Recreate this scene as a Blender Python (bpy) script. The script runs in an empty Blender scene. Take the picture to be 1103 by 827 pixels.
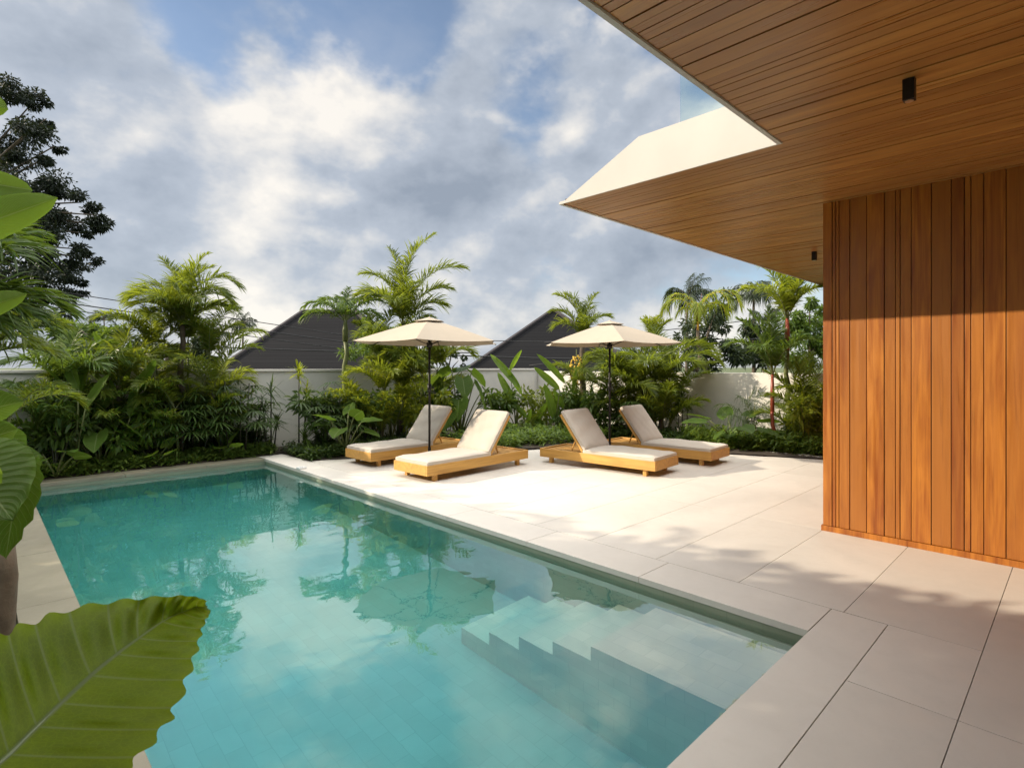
import bpy, bmesh, math, random
import numpy as np
from mathutils import Vector, Matrix
from math import radians, sin, cos, pi

random.seed(7)
RNG = np.random.default_rng(7)
scene = bpy.context.scene
COL = scene.collection

# ------------------------------------------------------------------ camera
# world axes: +X runs along the near pool edge towards the house, +Y along the long pool edge
F, HX, HY, EYE = 598.0, 551.5, 395.0, 1.6
FW = np.array([.696, .718, 0.0]); RT = np.array([.718, -.696, 0.0])
cam_d = bpy.data.cameras.new('camera'); cam = bpy.data.objects.new('camera', cam_d)
COL.objects.link(cam)
cam.location = (0, 0, EYE); cam.rotation_euler = (radians(90), 0, -math.atan2(.696, .718))
cam_d.sensor_width = 36; cam_d.lens = F / 1103 * 36
cam_d.shift_y = (HY - 413.5) / 1103
cam_d.clip_start = .05; cam_d.clip_end = 2000
scene.camera = cam

# ------------------------------------------------------------------ light
TO_SUN = Vector((-1.60, 1.42, 1.0)).normalized()
sun_d = bpy.data.lights.new('sun', 'SUN'); sun = bpy.data.objects.new('sun', sun_d); COL.objects.link(sun)
sun_d.energy = 3.6; sun_d.angle = radians(.55); sun_d.color = (1.0, .86, .68)
sun.rotation_euler = TO_SUN.to_track_quat('Z', 'Y').to_euler()
sun.location = (-10, 10, 12)
vs = scene.view_settings
vs.view_transform = 'Standard'; vs.look = 'None'; vs.gamma = 1; vs.exposure = 0.70
scene.cycles.max_bounces = 12; scene.cycles.transparent_max_bounces = 12
scene.cycles.transmission_bounces = 8; scene.cycles.glossy_bounces = 4; scene.cycles.diffuse_bounces = 4
scene.cycles.use_denoising = True
scene.cycles.sample_clamp_indirect = 12

def pix(px, py, d):
    r = (px - HX) / F; u = (HY - py) / F
    p = FW * d + RT * (r * d)
    return np.array([p[0], p[1], EYE + u * d])
def ground(px, d):
    p = pix(px, 0, d); return (float(p[0]), float(p[1]))

world = bpy.data.worlds.new('World'); scene.world = world; world.use_nodes = True
C_LO, C_HI = .635, .75
def build_world():
    nt = world.node_tree; N = nt.nodes; L = nt.links; N.clear()
    out = N.new('ShaderNodeOutputWorld')
    sky = N.new('ShaderNodeTexSky'); sky.sky_type = 'NISHITA'; sky.sun_disc = False
    sky.sun_elevation = math.asin(TO_SUN.z); sky.sun_rotation = math.atan2(TO_SUN.x, TO_SUN.y)
    sky.air_density = 1.0; sky.dust_density = .8; sky.ozone_density = 1.6
    b1 = N.new('ShaderNodeBackground'); b1.inputs[1].default_value = .105
    L.new(sky.outputs[0], b1.inputs[0])
    tc = N.new('ShaderNodeTexCoord')
    def M(op, a, b=None, c=None, clamp=False):
        n = N.new('ShaderNodeMath'); n.operation = op; n.use_clamp = clamp
        for i, v in enumerate((a, b, c)):
            if v is None: continue
            if isinstance(v, (int, float)): n.inputs[i].default_value = v
            else: L.new(v, n.inputs[i])
        return n.outputs[0]
    def VM(op, a, b):
        n = N.new('ShaderNodeVectorMath'); n.operation = op
        for i, v in enumerate((a, b)):
            if isinstance(v, (tuple, list)): n.inputs[i].default_value = v
            else: L.new(v, n.inputs[i])
        return n
    d = tc.outputs['Generated']
    def noise(vec, sc, det, rough, dist=0.0, off=(0, 0, 0)):
        m = VM('MULTIPLY', vec, (1, 1, 1.55)).outputs[0]
        m = VM('ADD', m, off).outputs[0]
        n = N.new('ShaderNodeTexNoise'); n.inputs['Scale'].default_value = sc; n.inputs['Detail'].default_value = det
        n.inputs['Roughness'].default_value = rough; n.inputs['Distortion'].default_value = dist
        L.new(m, n.inputs['Vector']); return n.outputs[0]
    def blobs(lst):
        tot = None
        for px, py, sig, amp in lst:
            p = pix(px, py, 1.0) - np.array([0, 0, EYE]); p /= np.linalg.norm(p)
            dt = VM('DOT_PRODUCT', d, tuple(float(v) for v in p)).outputs['Value']
            e = M('EXPONENT', M('MULTIPLY', M('SUBTRACT', dt, 1.0), 1.0 / (sig * sig)))
            t = M('MULTIPLY', e, amp)
            tot = t if tot is None else M('ADD', tot, t)
        return tot
    def voro(vec, sc, det, rough, off=(0, 0, 0)):
        m = VM('MULTIPLY', vec, (1, 1, 1.35)).outputs[0]; m = VM('ADD', m, off).outputs[0]
        wn = N.new('ShaderNodeTexNoise'); wn.inputs['Scale'].default_value = 4.0; wn.inputs['Detail'].default_value = 5; wn.inputs['Roughness'].default_value = .6; L.new(m, wn.inputs['Vector'])
        w = VM('MULTIPLY', VM('SUBTRACT', wn.outputs['Color'], (.5, .5, .5)).outputs[0], (.22, .22, .22)).outputs[0]
        v = N.new('ShaderNodeTexVoronoi'); v.feature = 'F1'; v.inputs['Scale'].default_value = sc; v.inputs['Detail'].default_value = det
        v.inputs['Roughness'].default_value = rough; v.inputs['Lacunarity'].default_value = 2.2; v.normalize = True
        L.new(VM('ADD', m, w).outputs[0], v.inputs['Vector']); return M('SUBTRACT', 1.0, v.outputs['Distance'])
    O1 = (3.1, 1.7, .4)
    s = TO_SUN
    def density(vec, dt):
        a = noise(vec, 1.7, dt, .56, .0, O1); b = voro(vec, 4.2, 2, .5, O1)
        return M('ADD', M('MULTIPLY', a, .80), M('MULTIPLY', b, .42))
    off = VM('ADD', d, (float(s.x * .022), float(s.y * .022), .026)).outputs[0]
    n1 = density(d, 12); n1s = density(d, 7); n2 = density(off, 7)
    sep = N.new('ShaderNodeSeparateXYZ'); L.new(d, sep.inputs[0])
    cover = blobs([(60, 60, .24, .05), (200, 20, .06, -.05), (130, 190, .20, .07), (350, 190, .12, .18), (480, 230, .10, .13), (650, 120, .08, .16), (690, 170, .07, .04), (560, 120, .05, -.05), (540, 290, .08, -.04),
                   (540, 15, .08, .05), (440, 50, .05, -.13), (420, 0, .07, -.14), (745, 0, .07, -.22), (580, 60, .045, -.09), (560, 165, .05, -.07), (310, 105, .03, -.07),
                   (262, 118, .04, -.08), (330, 80, .05, -.05), (90, 320, .10, -.05), (220, 325, .05, .06), (320, 292, .03, .08), (700, 290, .15, .03), (500, 310, .1, .02)])
    # cloud thickened and brightened overhead, out of view: added fill for the shaded ground
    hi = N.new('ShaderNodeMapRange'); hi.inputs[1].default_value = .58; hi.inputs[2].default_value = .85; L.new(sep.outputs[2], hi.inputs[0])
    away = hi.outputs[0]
    lowb = N.new('ShaderNodeMapRange'); lowb.inputs[1].default_value = .34; lowb.inputs[2].default_value = .05; L.new(sep.outputs[2], lowb.inputs[0])
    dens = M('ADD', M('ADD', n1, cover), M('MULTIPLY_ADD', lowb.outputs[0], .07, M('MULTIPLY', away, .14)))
    mr = N.new('ShaderNodeMapRange'); mr.interpolation_type = 'SMOOTHSTEP'
    mr.inputs[1].default_value = C_LO; mr.inputs[2].default_value = C_HI; L.new(dens, mr.inputs[0])
    off2 = VM('ADD', d, (float(s.x * .075), float(s.y * .075), .065)).outputs[0]
    big = M('SUBTRACT', noise(d, 1.7, 2, .5, .0, O1), noise(off2, 1.7, 2, .5, .0, O1))
    lit = M('ADD', M('MULTIPLY_ADD', M('SUBTRACT', n1s, n2), 3.4, .53), M('MULTIPLY', big, 2.2))
    thick = M('MULTIPLY', M('SUBTRACT', dens, C_HI), .5)
    dark = blobs([(90, 150, .10, .20), (490, 220, .06, .28), (210, 170, .05, .22), (30, 230, .07, .10), (700, 220, .08, .14), (130, 220, .05, .14), (640, 190, .03, .1), (470, 130, .04, .08),
                  (360, 120, .05, -.26), (320, 205, .06, -.20), (400, 90, .04, -.16), (600, 100, .05, -.22), (300, 300, .06, -.1), (150, 40, .05, -.08), (460, 200, .03, .1)])
    fine = M('MULTIPLY_ADD', noise(d, 9, 9, .62, .0), .55, -.27)
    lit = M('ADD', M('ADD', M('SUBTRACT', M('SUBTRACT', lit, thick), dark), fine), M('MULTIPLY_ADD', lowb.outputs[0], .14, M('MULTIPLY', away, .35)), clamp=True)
    ramp = N.new('ShaderNodeValToRGB'); L.new(lit, ramp.inputs[0])
    e = ramp.color_ramp.elements
    e[0].position = .04; e[0].color = (.235, .270, .325, 1)
    e[1].position = 1.0; e[1].color = (.74, .70, .64, 1)
    x = e.new(.50); x.color = (.365, .400, .455, 1)
    b2 = N.new('ShaderNodeBackground')
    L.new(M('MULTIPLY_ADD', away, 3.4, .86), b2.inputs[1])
    L.new(ramp.outputs[0], b2.inputs[0])
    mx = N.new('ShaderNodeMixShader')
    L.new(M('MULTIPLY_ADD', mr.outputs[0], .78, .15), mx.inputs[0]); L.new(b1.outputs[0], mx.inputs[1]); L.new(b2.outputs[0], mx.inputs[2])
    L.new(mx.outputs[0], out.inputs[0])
build_world()
world.cycles.sampling_method = 'MANUAL'; world.cycles.sample_map_resolution = 512

# ------------------------------------------------------------------ materials
def new_mat(name):
    m = bpy.data.materials.new(name); m.use_nodes = True
    nt = m.node_tree; p = nt.nodes['Principled BSDF']
    return m, nt, nt.nodes, nt.links, p
def c4(c): return (c[0], c[1], c[2], 1)
def mixc(N, L, fac, a, b, mode='MIX'):
    n = N.new('ShaderNodeMix'); n.data_type = 'RGBA'; n.blend_type = mode
    if isinstance(fac, (int, float)): n.inputs[0].default_value = fac
    else: L.new(fac, n.inputs[0])
    for i, v in ((6, a), (7, b)):
        if isinstance(v, (tuple, list)): n.inputs[i].default_value = c4(v)
        else: L.new(v, n.inputs[i])
    return n.outputs[2]
def noise_n(N, L, vec, sc, det=5, rough=.6, dist=0):
    n = N.new('ShaderNodeTexNoise'); n.inputs['Scale'].default_value = sc; n.inputs['Detail'].default_value = det
    n.inputs['Roughness'].default_value = rough; n.inputs['Distortion'].default_value = dist
    if vec is not None: L.new(vec, n.inputs['Vector'])
    return n.outputs[0]
def mapr(N, L, v, a, b, c=0.0, d=1.0):
    n = N.new('ShaderNodeMapRange')
    for i, q in enumerate((a, b, c, d)): n.inputs[i + 1].default_value = q
    L.new(v, n.inputs[0]); return n.outputs[0]
def mth(N, L, op, a, b=None, c=None):
    n = N.new('ShaderNodeMath'); n.operation = op
    for i, v in enumerate((a, b, c)):
        if v is None: continue
        if isinstance(v, (int, float)): n.inputs[i].default_value = v
        else: L.new(v, n.inputs[i])
    return n.outputs[0]
def vscale(N, L, vec, s):
    n = N.new('ShaderNodeVectorMath'); n.operation = 'MULTIPLY'; L.new(vec, n.inputs[0]); n.inputs[1].default_value = s
    return n.outputs[0]
def bump(N, L, p, h, strength, dist=.01):
    b = N.new('ShaderNodeBump'); b.inputs['Strength'].default_value = strength; b.inputs['Distance'].default_value = dist
    L.new(h, b.inputs['Height']); L.new(b.outputs[0], p.inputs['Normal']); return b

def leaf_mat(name, a, b, trans=.38, rough=.42, tcol=None, veins=0):
    m, nt, N, L, p = new_mat(name)
    g = N.new('ShaderNodeNewGeometry'); tc = N.new('ShaderNodeTexCoord')
    col = mixc(N, L, g.outputs['Random Per Island'], a, b) if not veins else mixc(N, L, mapr(N, L, noise_n(N, L, tc.outputs['Object'], 7.0, 5), .35, .65), a, b)
    nz = noise_n(N, L, tc.outputs['Object'], 3.0, 3)
    col = mixc(N, L, mapr(N, L, nz, .3, .7, 0, .45), col, tuple(v * .55 for v in a))
    if veins:
        uv = N.new('ShaderNodeUVMap'); sp = N.new('ShaderNodeSeparateXYZ'); L.new(uv.outputs[0], sp.inputs[0])
        au = mth(N, L, 'ABSOLUTE', mth(N, L, 'SUBTRACT', sp.outputs[0], .5))
        v = sp.outputs[1]
        mid = mapr(N, L, au, .007, .02, 1, 0)
        w = mth(N, L, 'FRACT', mth(N, L, 'MULTIPLY', v, float(veins)))
        w = mth(N, L, 'ABSOLUTE', mth(N, L, 'SUBTRACT', w, .5))
        thin = mapr(N, L, w, .02, .055, .6, 0)
        vv = mth(N, L, 'MAXIMUM', mid, thin)
        fine = noise_n(N, L, vscale(N, L, uv.outputs[0], (14, 260, 1)), 1.0, 4)
        vo = N.new('ShaderNodeTexVoronoi'); vo.feature = 'DISTANCE_TO_EDGE'; vo.inputs['Scale'].default_value = 1.0
        L.new(vscale(N, L, uv.outputs[0], (34, veins * 7.0, 1)), vo.inputs['Vector'])
        net = mapr(N, L, vo.outputs['Distance'], .0, .10, .30, 0)
        fv = mth(N, L, 'MAXIMUM', mapr(N, L, fine, .5, .75, 0, .3), net)
        col = mixc(N, L, fv, col, tuple(min(1, q * 1.7) for q in b))
        edge = mapr(N, L, au, .40, .5, 0, .55)
        col = mixc(N, L, edge, col, tuple(min(1, q * 1.5) for q in b))
        col = mixc(N, L, vv, col, (.24, .30, .12))
        hb = mth(N, L, 'ADD', mapr(N, L, w, 0, .5, 0, 1), mth(N, L, 'MULTIPLY', fine, .25))
        bump(N, L, p, hb, .5, .0025)
    L.new(col, p.inputs['Base Color']); p.inputs['Roughness'].default_value = rough
    p.inputs['Specular IOR Level'].default_value = .30
    t = N.new('ShaderNodeBsdfTranslucent')
    if veins: p.inputs['Specular IOR Level'].default_value = .16
    tcol = tcol or (min(1, b[0] * 2.0 + .03), min(1, b[1] * 1.9 + .03), b[2] * .7)
    L.new(mixc(N, L, .55, col, tcol), t.inputs[0])
    mx = N.new('ShaderNodeMixShader'); mx.inputs[0].default_value = trans
    L.new(p.outputs[0], mx.inputs[1]); L.new(t.outputs[0], mx.inputs[2])
    L.new(mx.outputs[0], N['Material Output'].inputs[0])
    return m
M = {}
M['leaf_palm'] = leaf_mat('leaf_palm', (.058, .100, .016), (.20, .245, .034), .48)
M['leaf_lime'] = leaf_mat('leaf_lime', (.13, .19, .02), (.27, .31, .038), .5)
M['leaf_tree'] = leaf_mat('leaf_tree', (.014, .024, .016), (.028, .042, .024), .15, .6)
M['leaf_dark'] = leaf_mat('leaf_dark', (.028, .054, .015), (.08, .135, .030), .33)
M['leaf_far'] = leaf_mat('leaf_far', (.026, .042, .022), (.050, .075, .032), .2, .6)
M['leaf_mid'] = leaf_mat('leaf_mid', (.050, .100, .020), (.125, .19, .036), .4)
M['leaf_ground'] = leaf_mat('leaf_ground', (.085, .15, .03), (.21, .30, .06), .4, .5)
M['leaf_dry'] = leaf_mat('leaf_dry', (.28, .22, .09), (.40, .33, .12), .35, .6)
M['leaf_broad'] = leaf_mat('leaf_broad', (.055, .115, .018), (.095, .16, .026), .45, .36, veins=11)
M['leaf_big'] = leaf_mat('leaf_big', (.125, .195, .006), (.19, .27, .009), .58, .42, tcol=(.26, .32, .015), veins=13)
M['leaf_banana'] = leaf_mat('leaf_banana', (.09, .165, .024), (.15, .24, .034), .45, .38, veins=30)

def plain(name, col, rough=.6, var=.25, sc=6, metal=0, bmp=.15, coord='Object'):
    m, nt, N, L, p = new_mat(name); tc = N.new('ShaderNodeTexCoord')
    nz = noise_n(N, L, tc.outputs[coord], sc, 6)
    c = mixc(N, L, mapr(N, L, nz, .3, .7), tuple(v * (1 - var) for v in col), tuple(min(1, v * (1 + var)) for v in col))
    L.new(c, p.inputs['Base Color']); p.inputs['Roughness'].default_value = rough; p.inputs['Metallic'].default_value = metal
    if bmp: bump(N, L, p, noise_n(N, L, tc.outputs[coord], sc * 6, 4), bmp, .004)
    return m
M['stem'] = plain('stem', (.13, .15, .045), .5, .3, 9)
M['stem_dark'] = plain('stem_dark', (.045, .045, .025), .7, .35, 9)
M['stem_red'] = plain('stem_red', (.26, .055, .03), .4, .2, 5)
M['fruit'] = plain('fruit', (.65, .42, .04), .5, .2, 12)
M['bark'] = plain('bark', (.11, .085, .06), .85, .35, 6, bmp=.6)
M['bark_light'] = plain('bark_light', (.20, .155, .105), .8, .3, 14, bmp=.6)
M['soil'] = plain('soil', (.045, .034, .024), .95, .4, 8, bmp=.8)
M['gravel'] = plain('gravel', (.62, .60, .56), .8, .2, 60, bmp=.8)
M['render'] = plain('garden_render', (.69, .665, .60), .85, .10, 1.3, bmp=.25)
M['fascia'] = plain('fascia_render', (.50, .475, .43), .8, .08, .9, bmp=.1)
M['black'] = plain('black_metal', (.018, .017, .016), .45, .1, 5, metal=.4, bmp=0)
M['steel'] = plain('steel', (.5, .5, .5), .3, .1, 5, metal=1, bmp=0)
M['cable'] = plain('cable', (.02, .02, .022), .7, .1, 5, bmp=0)
M['white_plastic'] = plain('white_plastic', (.75, .75, .72), .4, .05, 5, bmp=0)
M['grout'] = plain('grout', (.36, .34, .31), .95, .2, 5, bmp=0)
M['ground'] = plain('ground_grass', (.07, .09, .03), .95, .4, .6, bmp=.6)

def mat_fabric(name, col, weave=260):
    m, nt, N, L, p = new_mat(name); tc = N.new('ShaderNodeTexCoord')
    nz = noise_n(N, L, tc.outputs['Object'], 3.5, 5)
    c = mixc(N, L, mapr(N, L, nz, .3, .7), tuple(v * .93 for v in col), col)
    L.new(c, p.inputs['Base Color']); p.inputs['Roughness'].default_value = .9
    p.inputs['Sheen Weight'].default_value = .15
    wv = noise_n(N, L, tc.outputs['Object'], weave, 2)
    cr = noise_n(N, L, tc.outputs['Object'], 7.0, 4, .55, 1.5)
    b = bump(N, L, p, mth(N, L, 'ADD', mth(N, L, 'MULTIPLY', wv, .12), cr), .35, .012)
    return m
M['cushion'] = mat_fabric('cushion_fabric', (.56, .505, .425))
def mat_canopy():
    m, nt, N, L, p = new_mat('canopy_fabric')
    tc = N.new('ShaderNodeTexCoord')
    nz = noise_n(N, L, tc.outputs['Object'], 2.5, 4)
    c = mixc(N, L, nz, (.46, .39, .295), (.52, .445, .345))
    L.new(c, p.inputs['Base Color']); p.inputs['Roughness'].default_value = .85
    t = N.new('ShaderNodeBsdfTranslucent'); L.new(c, t.inputs[0])
    mx = N.new('ShaderNodeMixShader'); mx.inputs[0].default_value = .22
    L.new(p.outputs[0], mx.inputs[1]); L.new(t.outputs[0], mx.inputs[2]); L.new(mx.outputs[0], N['Material Output'].inputs[0])
    return m
M['canopy'] = mat_canopy()

def mat_wood(name, a, b, c, axis, rough=.42, knots=True, bright=1.0):
    """planks: grain runs along `axis`; each plank (island) has its own tone"""
    m, nt, N, L, p = new_mat(name)
    g = N.new('ShaderNodeNewGeometry'); tc = N.new('ShaderNodeTexCoord')
    r = g.outputs['Random Per Island']
    off = N.new('ShaderNodeCombineXYZ')
    mm = mth(N, L, 'MULTIPLY', r, 37.0)
    for i in range(3): L.new(mm, off.inputs[i])
    ad = N.new('ShaderNodeVectorMath'); ad.operation = 'ADD'; L.new(tc.outputs['Object'], ad.inputs[0]); L.new(off.outputs[0], ad.inputs[1])
    s = [22.0, 22.0, 22.0]; s[axis] = .9
    s2 = [7.0, 7.0, 7.0]; s2[axis] = 1.1
    grain = noise_n(N, L, vscale(N, L, ad.outputs[0], tuple(s)), 1.0, 6, .65, .8)
    broad = noise_n(N, L, vscale(N, L, ad.outputs[0], tuple(s2)), 1.0, 3, .5, 1.2)
    f = mth(N, L, 'ADD', mth(N, L, 'MULTIPLY', grain, .55), mth(N, L, 'MULTIPLY', broad, .45))
    c1 = mixc(N, L, mapr(N, L, f, .38, .62), a, b)
    c1 = mixc(N, L, mth(N, L, 'MULTIPLY', mth(N, L, 'FRACT', mth(N, L, 'MULTIPLY', r, 7.31)), .85), c1, c)
    c1 = mixc(N, L, mapr(N, L, r, .7, 1.0, 0, .5), c1, tuple(v * .75 for v in a))
    s3 = [60.0, 60.0, 60.0]; s3[axis] = 2.0
    pores = noise_n(N, L, vscale(N, L, ad.outputs[0], tuple(s3)), 1.0, 3, .6)
    c1 = mixc(N, L, mapr(N, L, pores, .55, .75, 0, .35), c1, tuple(v * .4 for v in a))
    L.new(c1, p.inputs['Base Color'])
    L.new(mapr(N, L, grain, .3, .7, rough - .06, rough + .12), p.inputs['Roughness'])
    bump(N, L, p, grain, .15, .003)
    return m
M['wood_wall'] = mat_wood('cedar_wall_cladding', (.23, .058, .007), (.47, .170, .018), (.32, .115, .018), 2, .38)
M['wood_soffit'] = mat_wood('cedar_soffit_cladding', (.28, .112, .026), (.48, .230, .058), (.30, .125, .034), 1, .30)
M['wood_teak'] = mat_wood('teak_frame', (.46, .24, .055), (.66, .38, .095), (.56, .30, .07), 0, .5)
M['wood_teak_v'] = mat_wood('teak_upright', (.46, .24, .055), (.66, .38, .095), (.56, .30, .07), 2, .5)
M['dark_gap'] = plain('dark_gap', (.03, .012, .006), .9, .1, 5, bmp=0)

def mat_stone(name, col, var=.10, wet=0.0, rough=.55):
    m, nt, N, L, p = new_mat(name); tc = N.new('ShaderNodeTexCoord'); g = N.new('ShaderNodeNewGeometry')
    o = tc.outputs['Object']
    n1 = noise_n(N, L, o, 1.1, 4, .55, .6); n2 = noise_n(N, L, o, 26, 6, .7); n3 = noise_n(N, L, o, 5, 6, .65, .4)
    n4 = noise_n(N, L, o, 210, 2)
    c = mixc(N, L, mapr(N, L, n1, .3, .7), tuple(v * (1 - var) for v in col), tuple(min(1, v * (1 + var * .6)) for v in col))
    c = mixc(N, L, mapr(N, L, n3, .5, .8, 0, .22), c, (col[0] * .78, col[1] * .74, col[2] * .68))
    c = mixc(N, L, mapr(N, L, n2, .55, .75, 0, .15), c, tuple(v * .7 for v in col))
    c = mixc(N, L, mapr(N, L, n4, .62, .72, 0, .18), c, tuple(v * .5 for v in col))
    c = mixc(N, L, mth(N, L, 'MULTIPLY', g.outputs['Random Per Island'], .45), c, (col[0] * .86, col[1] * .85, col[2] * .84))
    L.new(c, p.inputs['Base Color'])
    L.new(mapr(N, L, n3, .3, .7, rough - .08, rough + .15), p.inputs['Roughness'])
    bump(N, L, p, mth(N, L, 'ADD', n4, n2), .22, .003)
    return m
M['stone'] = mat_stone('limestone_paving', (.655, .615, .545), .10)
M['coping'] = mat_stone('coping_stone', (.66, .62, .55), .08)
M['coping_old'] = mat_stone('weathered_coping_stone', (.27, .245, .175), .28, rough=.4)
def mat_pool(nm='green_stone_tile', tint=None):
    m, nt, N, L, p = new_mat(nm); g = N.new('ShaderNodeNewGeometry'); tc = N.new('ShaderNodeTexCoord')
    o = tc.outputs['Object']
    # choose a 2D projection from the face normal so every wall has upright tiles
    sp = N.new('ShaderNodeSeparateXYZ'); L.new(o, sp.inputs[0]); sn = N.new('ShaderNodeSeparateXYZ'); L.new(g.outputs['True Normal'], sn.inputs[0])
    ax = mth(N, L, 'GREATER_THAN', mth(N, L, 'ABSOLUTE', sn.outputs[0]), .5)
    az = mth(N, L, 'GREATER_THAN', mth(N, L, 'ABSOLUTE', sn.outputs[2]), .5)
    def sel(f, a, b):
        return mth(N, L, 'ADD', mth(N, L, 'MULTIPLY', f, a), mth(N, L, 'MULTIPLY', mth(N, L, 'SUBTRACT', 1.0, f), b))
    u = sel(ax, sp.outputs[1], sp.outputs[0]); v = sel(az, sp.outputs[1], sp.outputs[2])
    u, v = sel(az, u, v), sel(az, v, u)
    cb = N.new('ShaderNodeCombineXYZ'); L.new(v, cb.inputs[0]); L.new(u, cb.inputs[1])
    br = N.new('ShaderNodeTexBrick'); L.new(cb.outputs[0], br.inputs[0])
    br.inputs['Scale'].default_value = 1; br.inputs['Brick Width'].default_value = .24; br.inputs['Row Height'].default_value = .12
    br.inputs['Mortar Size'].default_value = .0025; br.inputs['Color1'].default_value = (.50, .57, .51, 1)
    br.inputs['Color2'].default_value = (.56, .63, .57, 1); br.inputs['Mortar'].default_value = (.46, .52, .47, 1)
    n1 = noise_n(N, L, o, 1.6, 5, .6, .5)
    c = mixc(N, L, mapr(N, L, n1, .35, .7, 0, .55), br.outputs[0], (.42, .48, .41))
    if tint: c = mixc(N, L, 1.0, c, tint, 'MULTIPLY')
    L.new(c, p.inputs['Base Color']); p.inputs['Roughness'].default_value = .6
    return m
M['pool'] = mat_pool(); M['waterline'] = mat_pool('waterline_stone_tile', (.46, .46, .36)); M['pool_step'] = mat_pool('beige_stone_tile', (1.65, 1.28, 1.15))
def mat_water():
    m, nt, N, L, p = new_mat('pool_water'); N.remove(p)
    out = N['Material Output']
    gl = N.new('ShaderNodeBsdfGlass'); gl.inputs['IOR'].default_value = 1.333; gl.inputs['Roughness'].default_value = 0
    tc = N.new('ShaderNodeTexCoord'); o = tc.outputs['Object']
    a = noise_n(N, L, vscale(N, L, o, (1.0, 1.6, 1)), 1.8, 2, .4, .3)
    b = noise_n(N, L, vscale(N, L, o, (1.3, 1.0, 1)), 9.0, 2, .5, .4)
    # a livelier patch near the return jets at the left wall
    h = mth(N, L, 'ADD', a, mth(N, L, 'MULTIPLY', b, .10))
    bp = N.new('ShaderNodeBump'); bp.inputs['Strength'].default_value = .5; bp.inputs['Distance'].default_value = .007
    L.new(h, bp.inputs['Height']); L.new(bp.outputs[0], gl.inputs['Normal'])
    gs = N.new('ShaderNodeBsdfGlossy'); gs.inputs['Roughness'].default_value = .0; L.new(bp.outputs[0], gs.inputs['Normal'])
    fr = N.new('ShaderNodeFresnel'); fr.inputs['IOR'].default_value = 3.0; L.new(bp.outputs[0], fr.inputs['Normal'])
    gm = N.new('ShaderNodeNewGeometry'); f2 = mth(N, L, 'MULTIPLY', fr.outputs[0], mth(N, L, 'SUBTRACT', 1.0, gm.outputs['Backfacing']))
    mx = N.new('ShaderNodeMixShader'); L.new(f2, mx.inputs[0]); L.new(gl.outputs[0], mx.inputs[1]); L.new(gs.outputs[0], mx.inputs[2])
    L.new(mx.outputs[0], out.inputs[0])
    va = N.new('ShaderNodeVolumeAbsorption'); va.inputs[0].default_value = (.04, .89, .89, 1); va.inputs[1].default_value = .54
    L.new(va.outputs[0], out.inputs[1])
    return m
M['water'] = mat_water()
def mat_glass():
    m, nt, N, L, p = new_mat('clear_glass')
    p.inputs['Base Color'].default_value = (.80, .93, .92, 1); p.inputs['Roughness'].default_value = .0
    p.inputs['Transmission Weight'].default_value = 1; p.inputs['IOR'].default_value = 1.45
    return m
M['glass'] = mat_glass()
def mat_roof():
    m, nt, N, L, p = new_mat('dark_roof_tile'); tc = N.new('ShaderNodeTexCoord'); uv = N.new('ShaderNodeUVMap')
    br = N.new('ShaderNodeTexBrick'); L.new(tc.outputs['Object'], br.inputs[0])
    mp = N.new('ShaderNodeCombineXYZ'); sp = N.new('ShaderNodeSeparateXYZ'); L.new(tc.outputs['Object'], sp.inputs[0])
    L.new(mth(N, L, 'ADD', sp.outputs[0], sp.outputs[1]), mp.inputs[0]); L.new(sp.outputs[2], mp.inputs[1]); L.new(mp.outputs[0], br.inputs[0])
    br.inputs['Scale'].default_value = 1; br.inputs['Brick Width'].default_value = .3; br.inputs['Row Height'].default_value = .16
    br.inputs['Mortar Size'].default_value = .02
    br.inputs['Color1'].default_value = (.013, .013, .014, 1); br.inputs['Color2'].default_value = (.017, .017, .018, 1); br.inputs['Mortar'].default_value = (.012, .012, .013, 1)
    L.new(br.outputs[0], p.inputs['Base Color']); p.inputs['Roughness'].default_value = .95; p.inputs['Specular IOR Level'].default_value = .12
    bump(N, L, p, br.outputs['Fac'], .25, -.02)
    return m
M['roof'] = mat_roof()
M['ridge'] = plain('ridge_tile', (.045, .038, .04), .8, .2, 4)
M['house'] = plain('house_render', (.5, .48, .44), .85, .1, 2)

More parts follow.
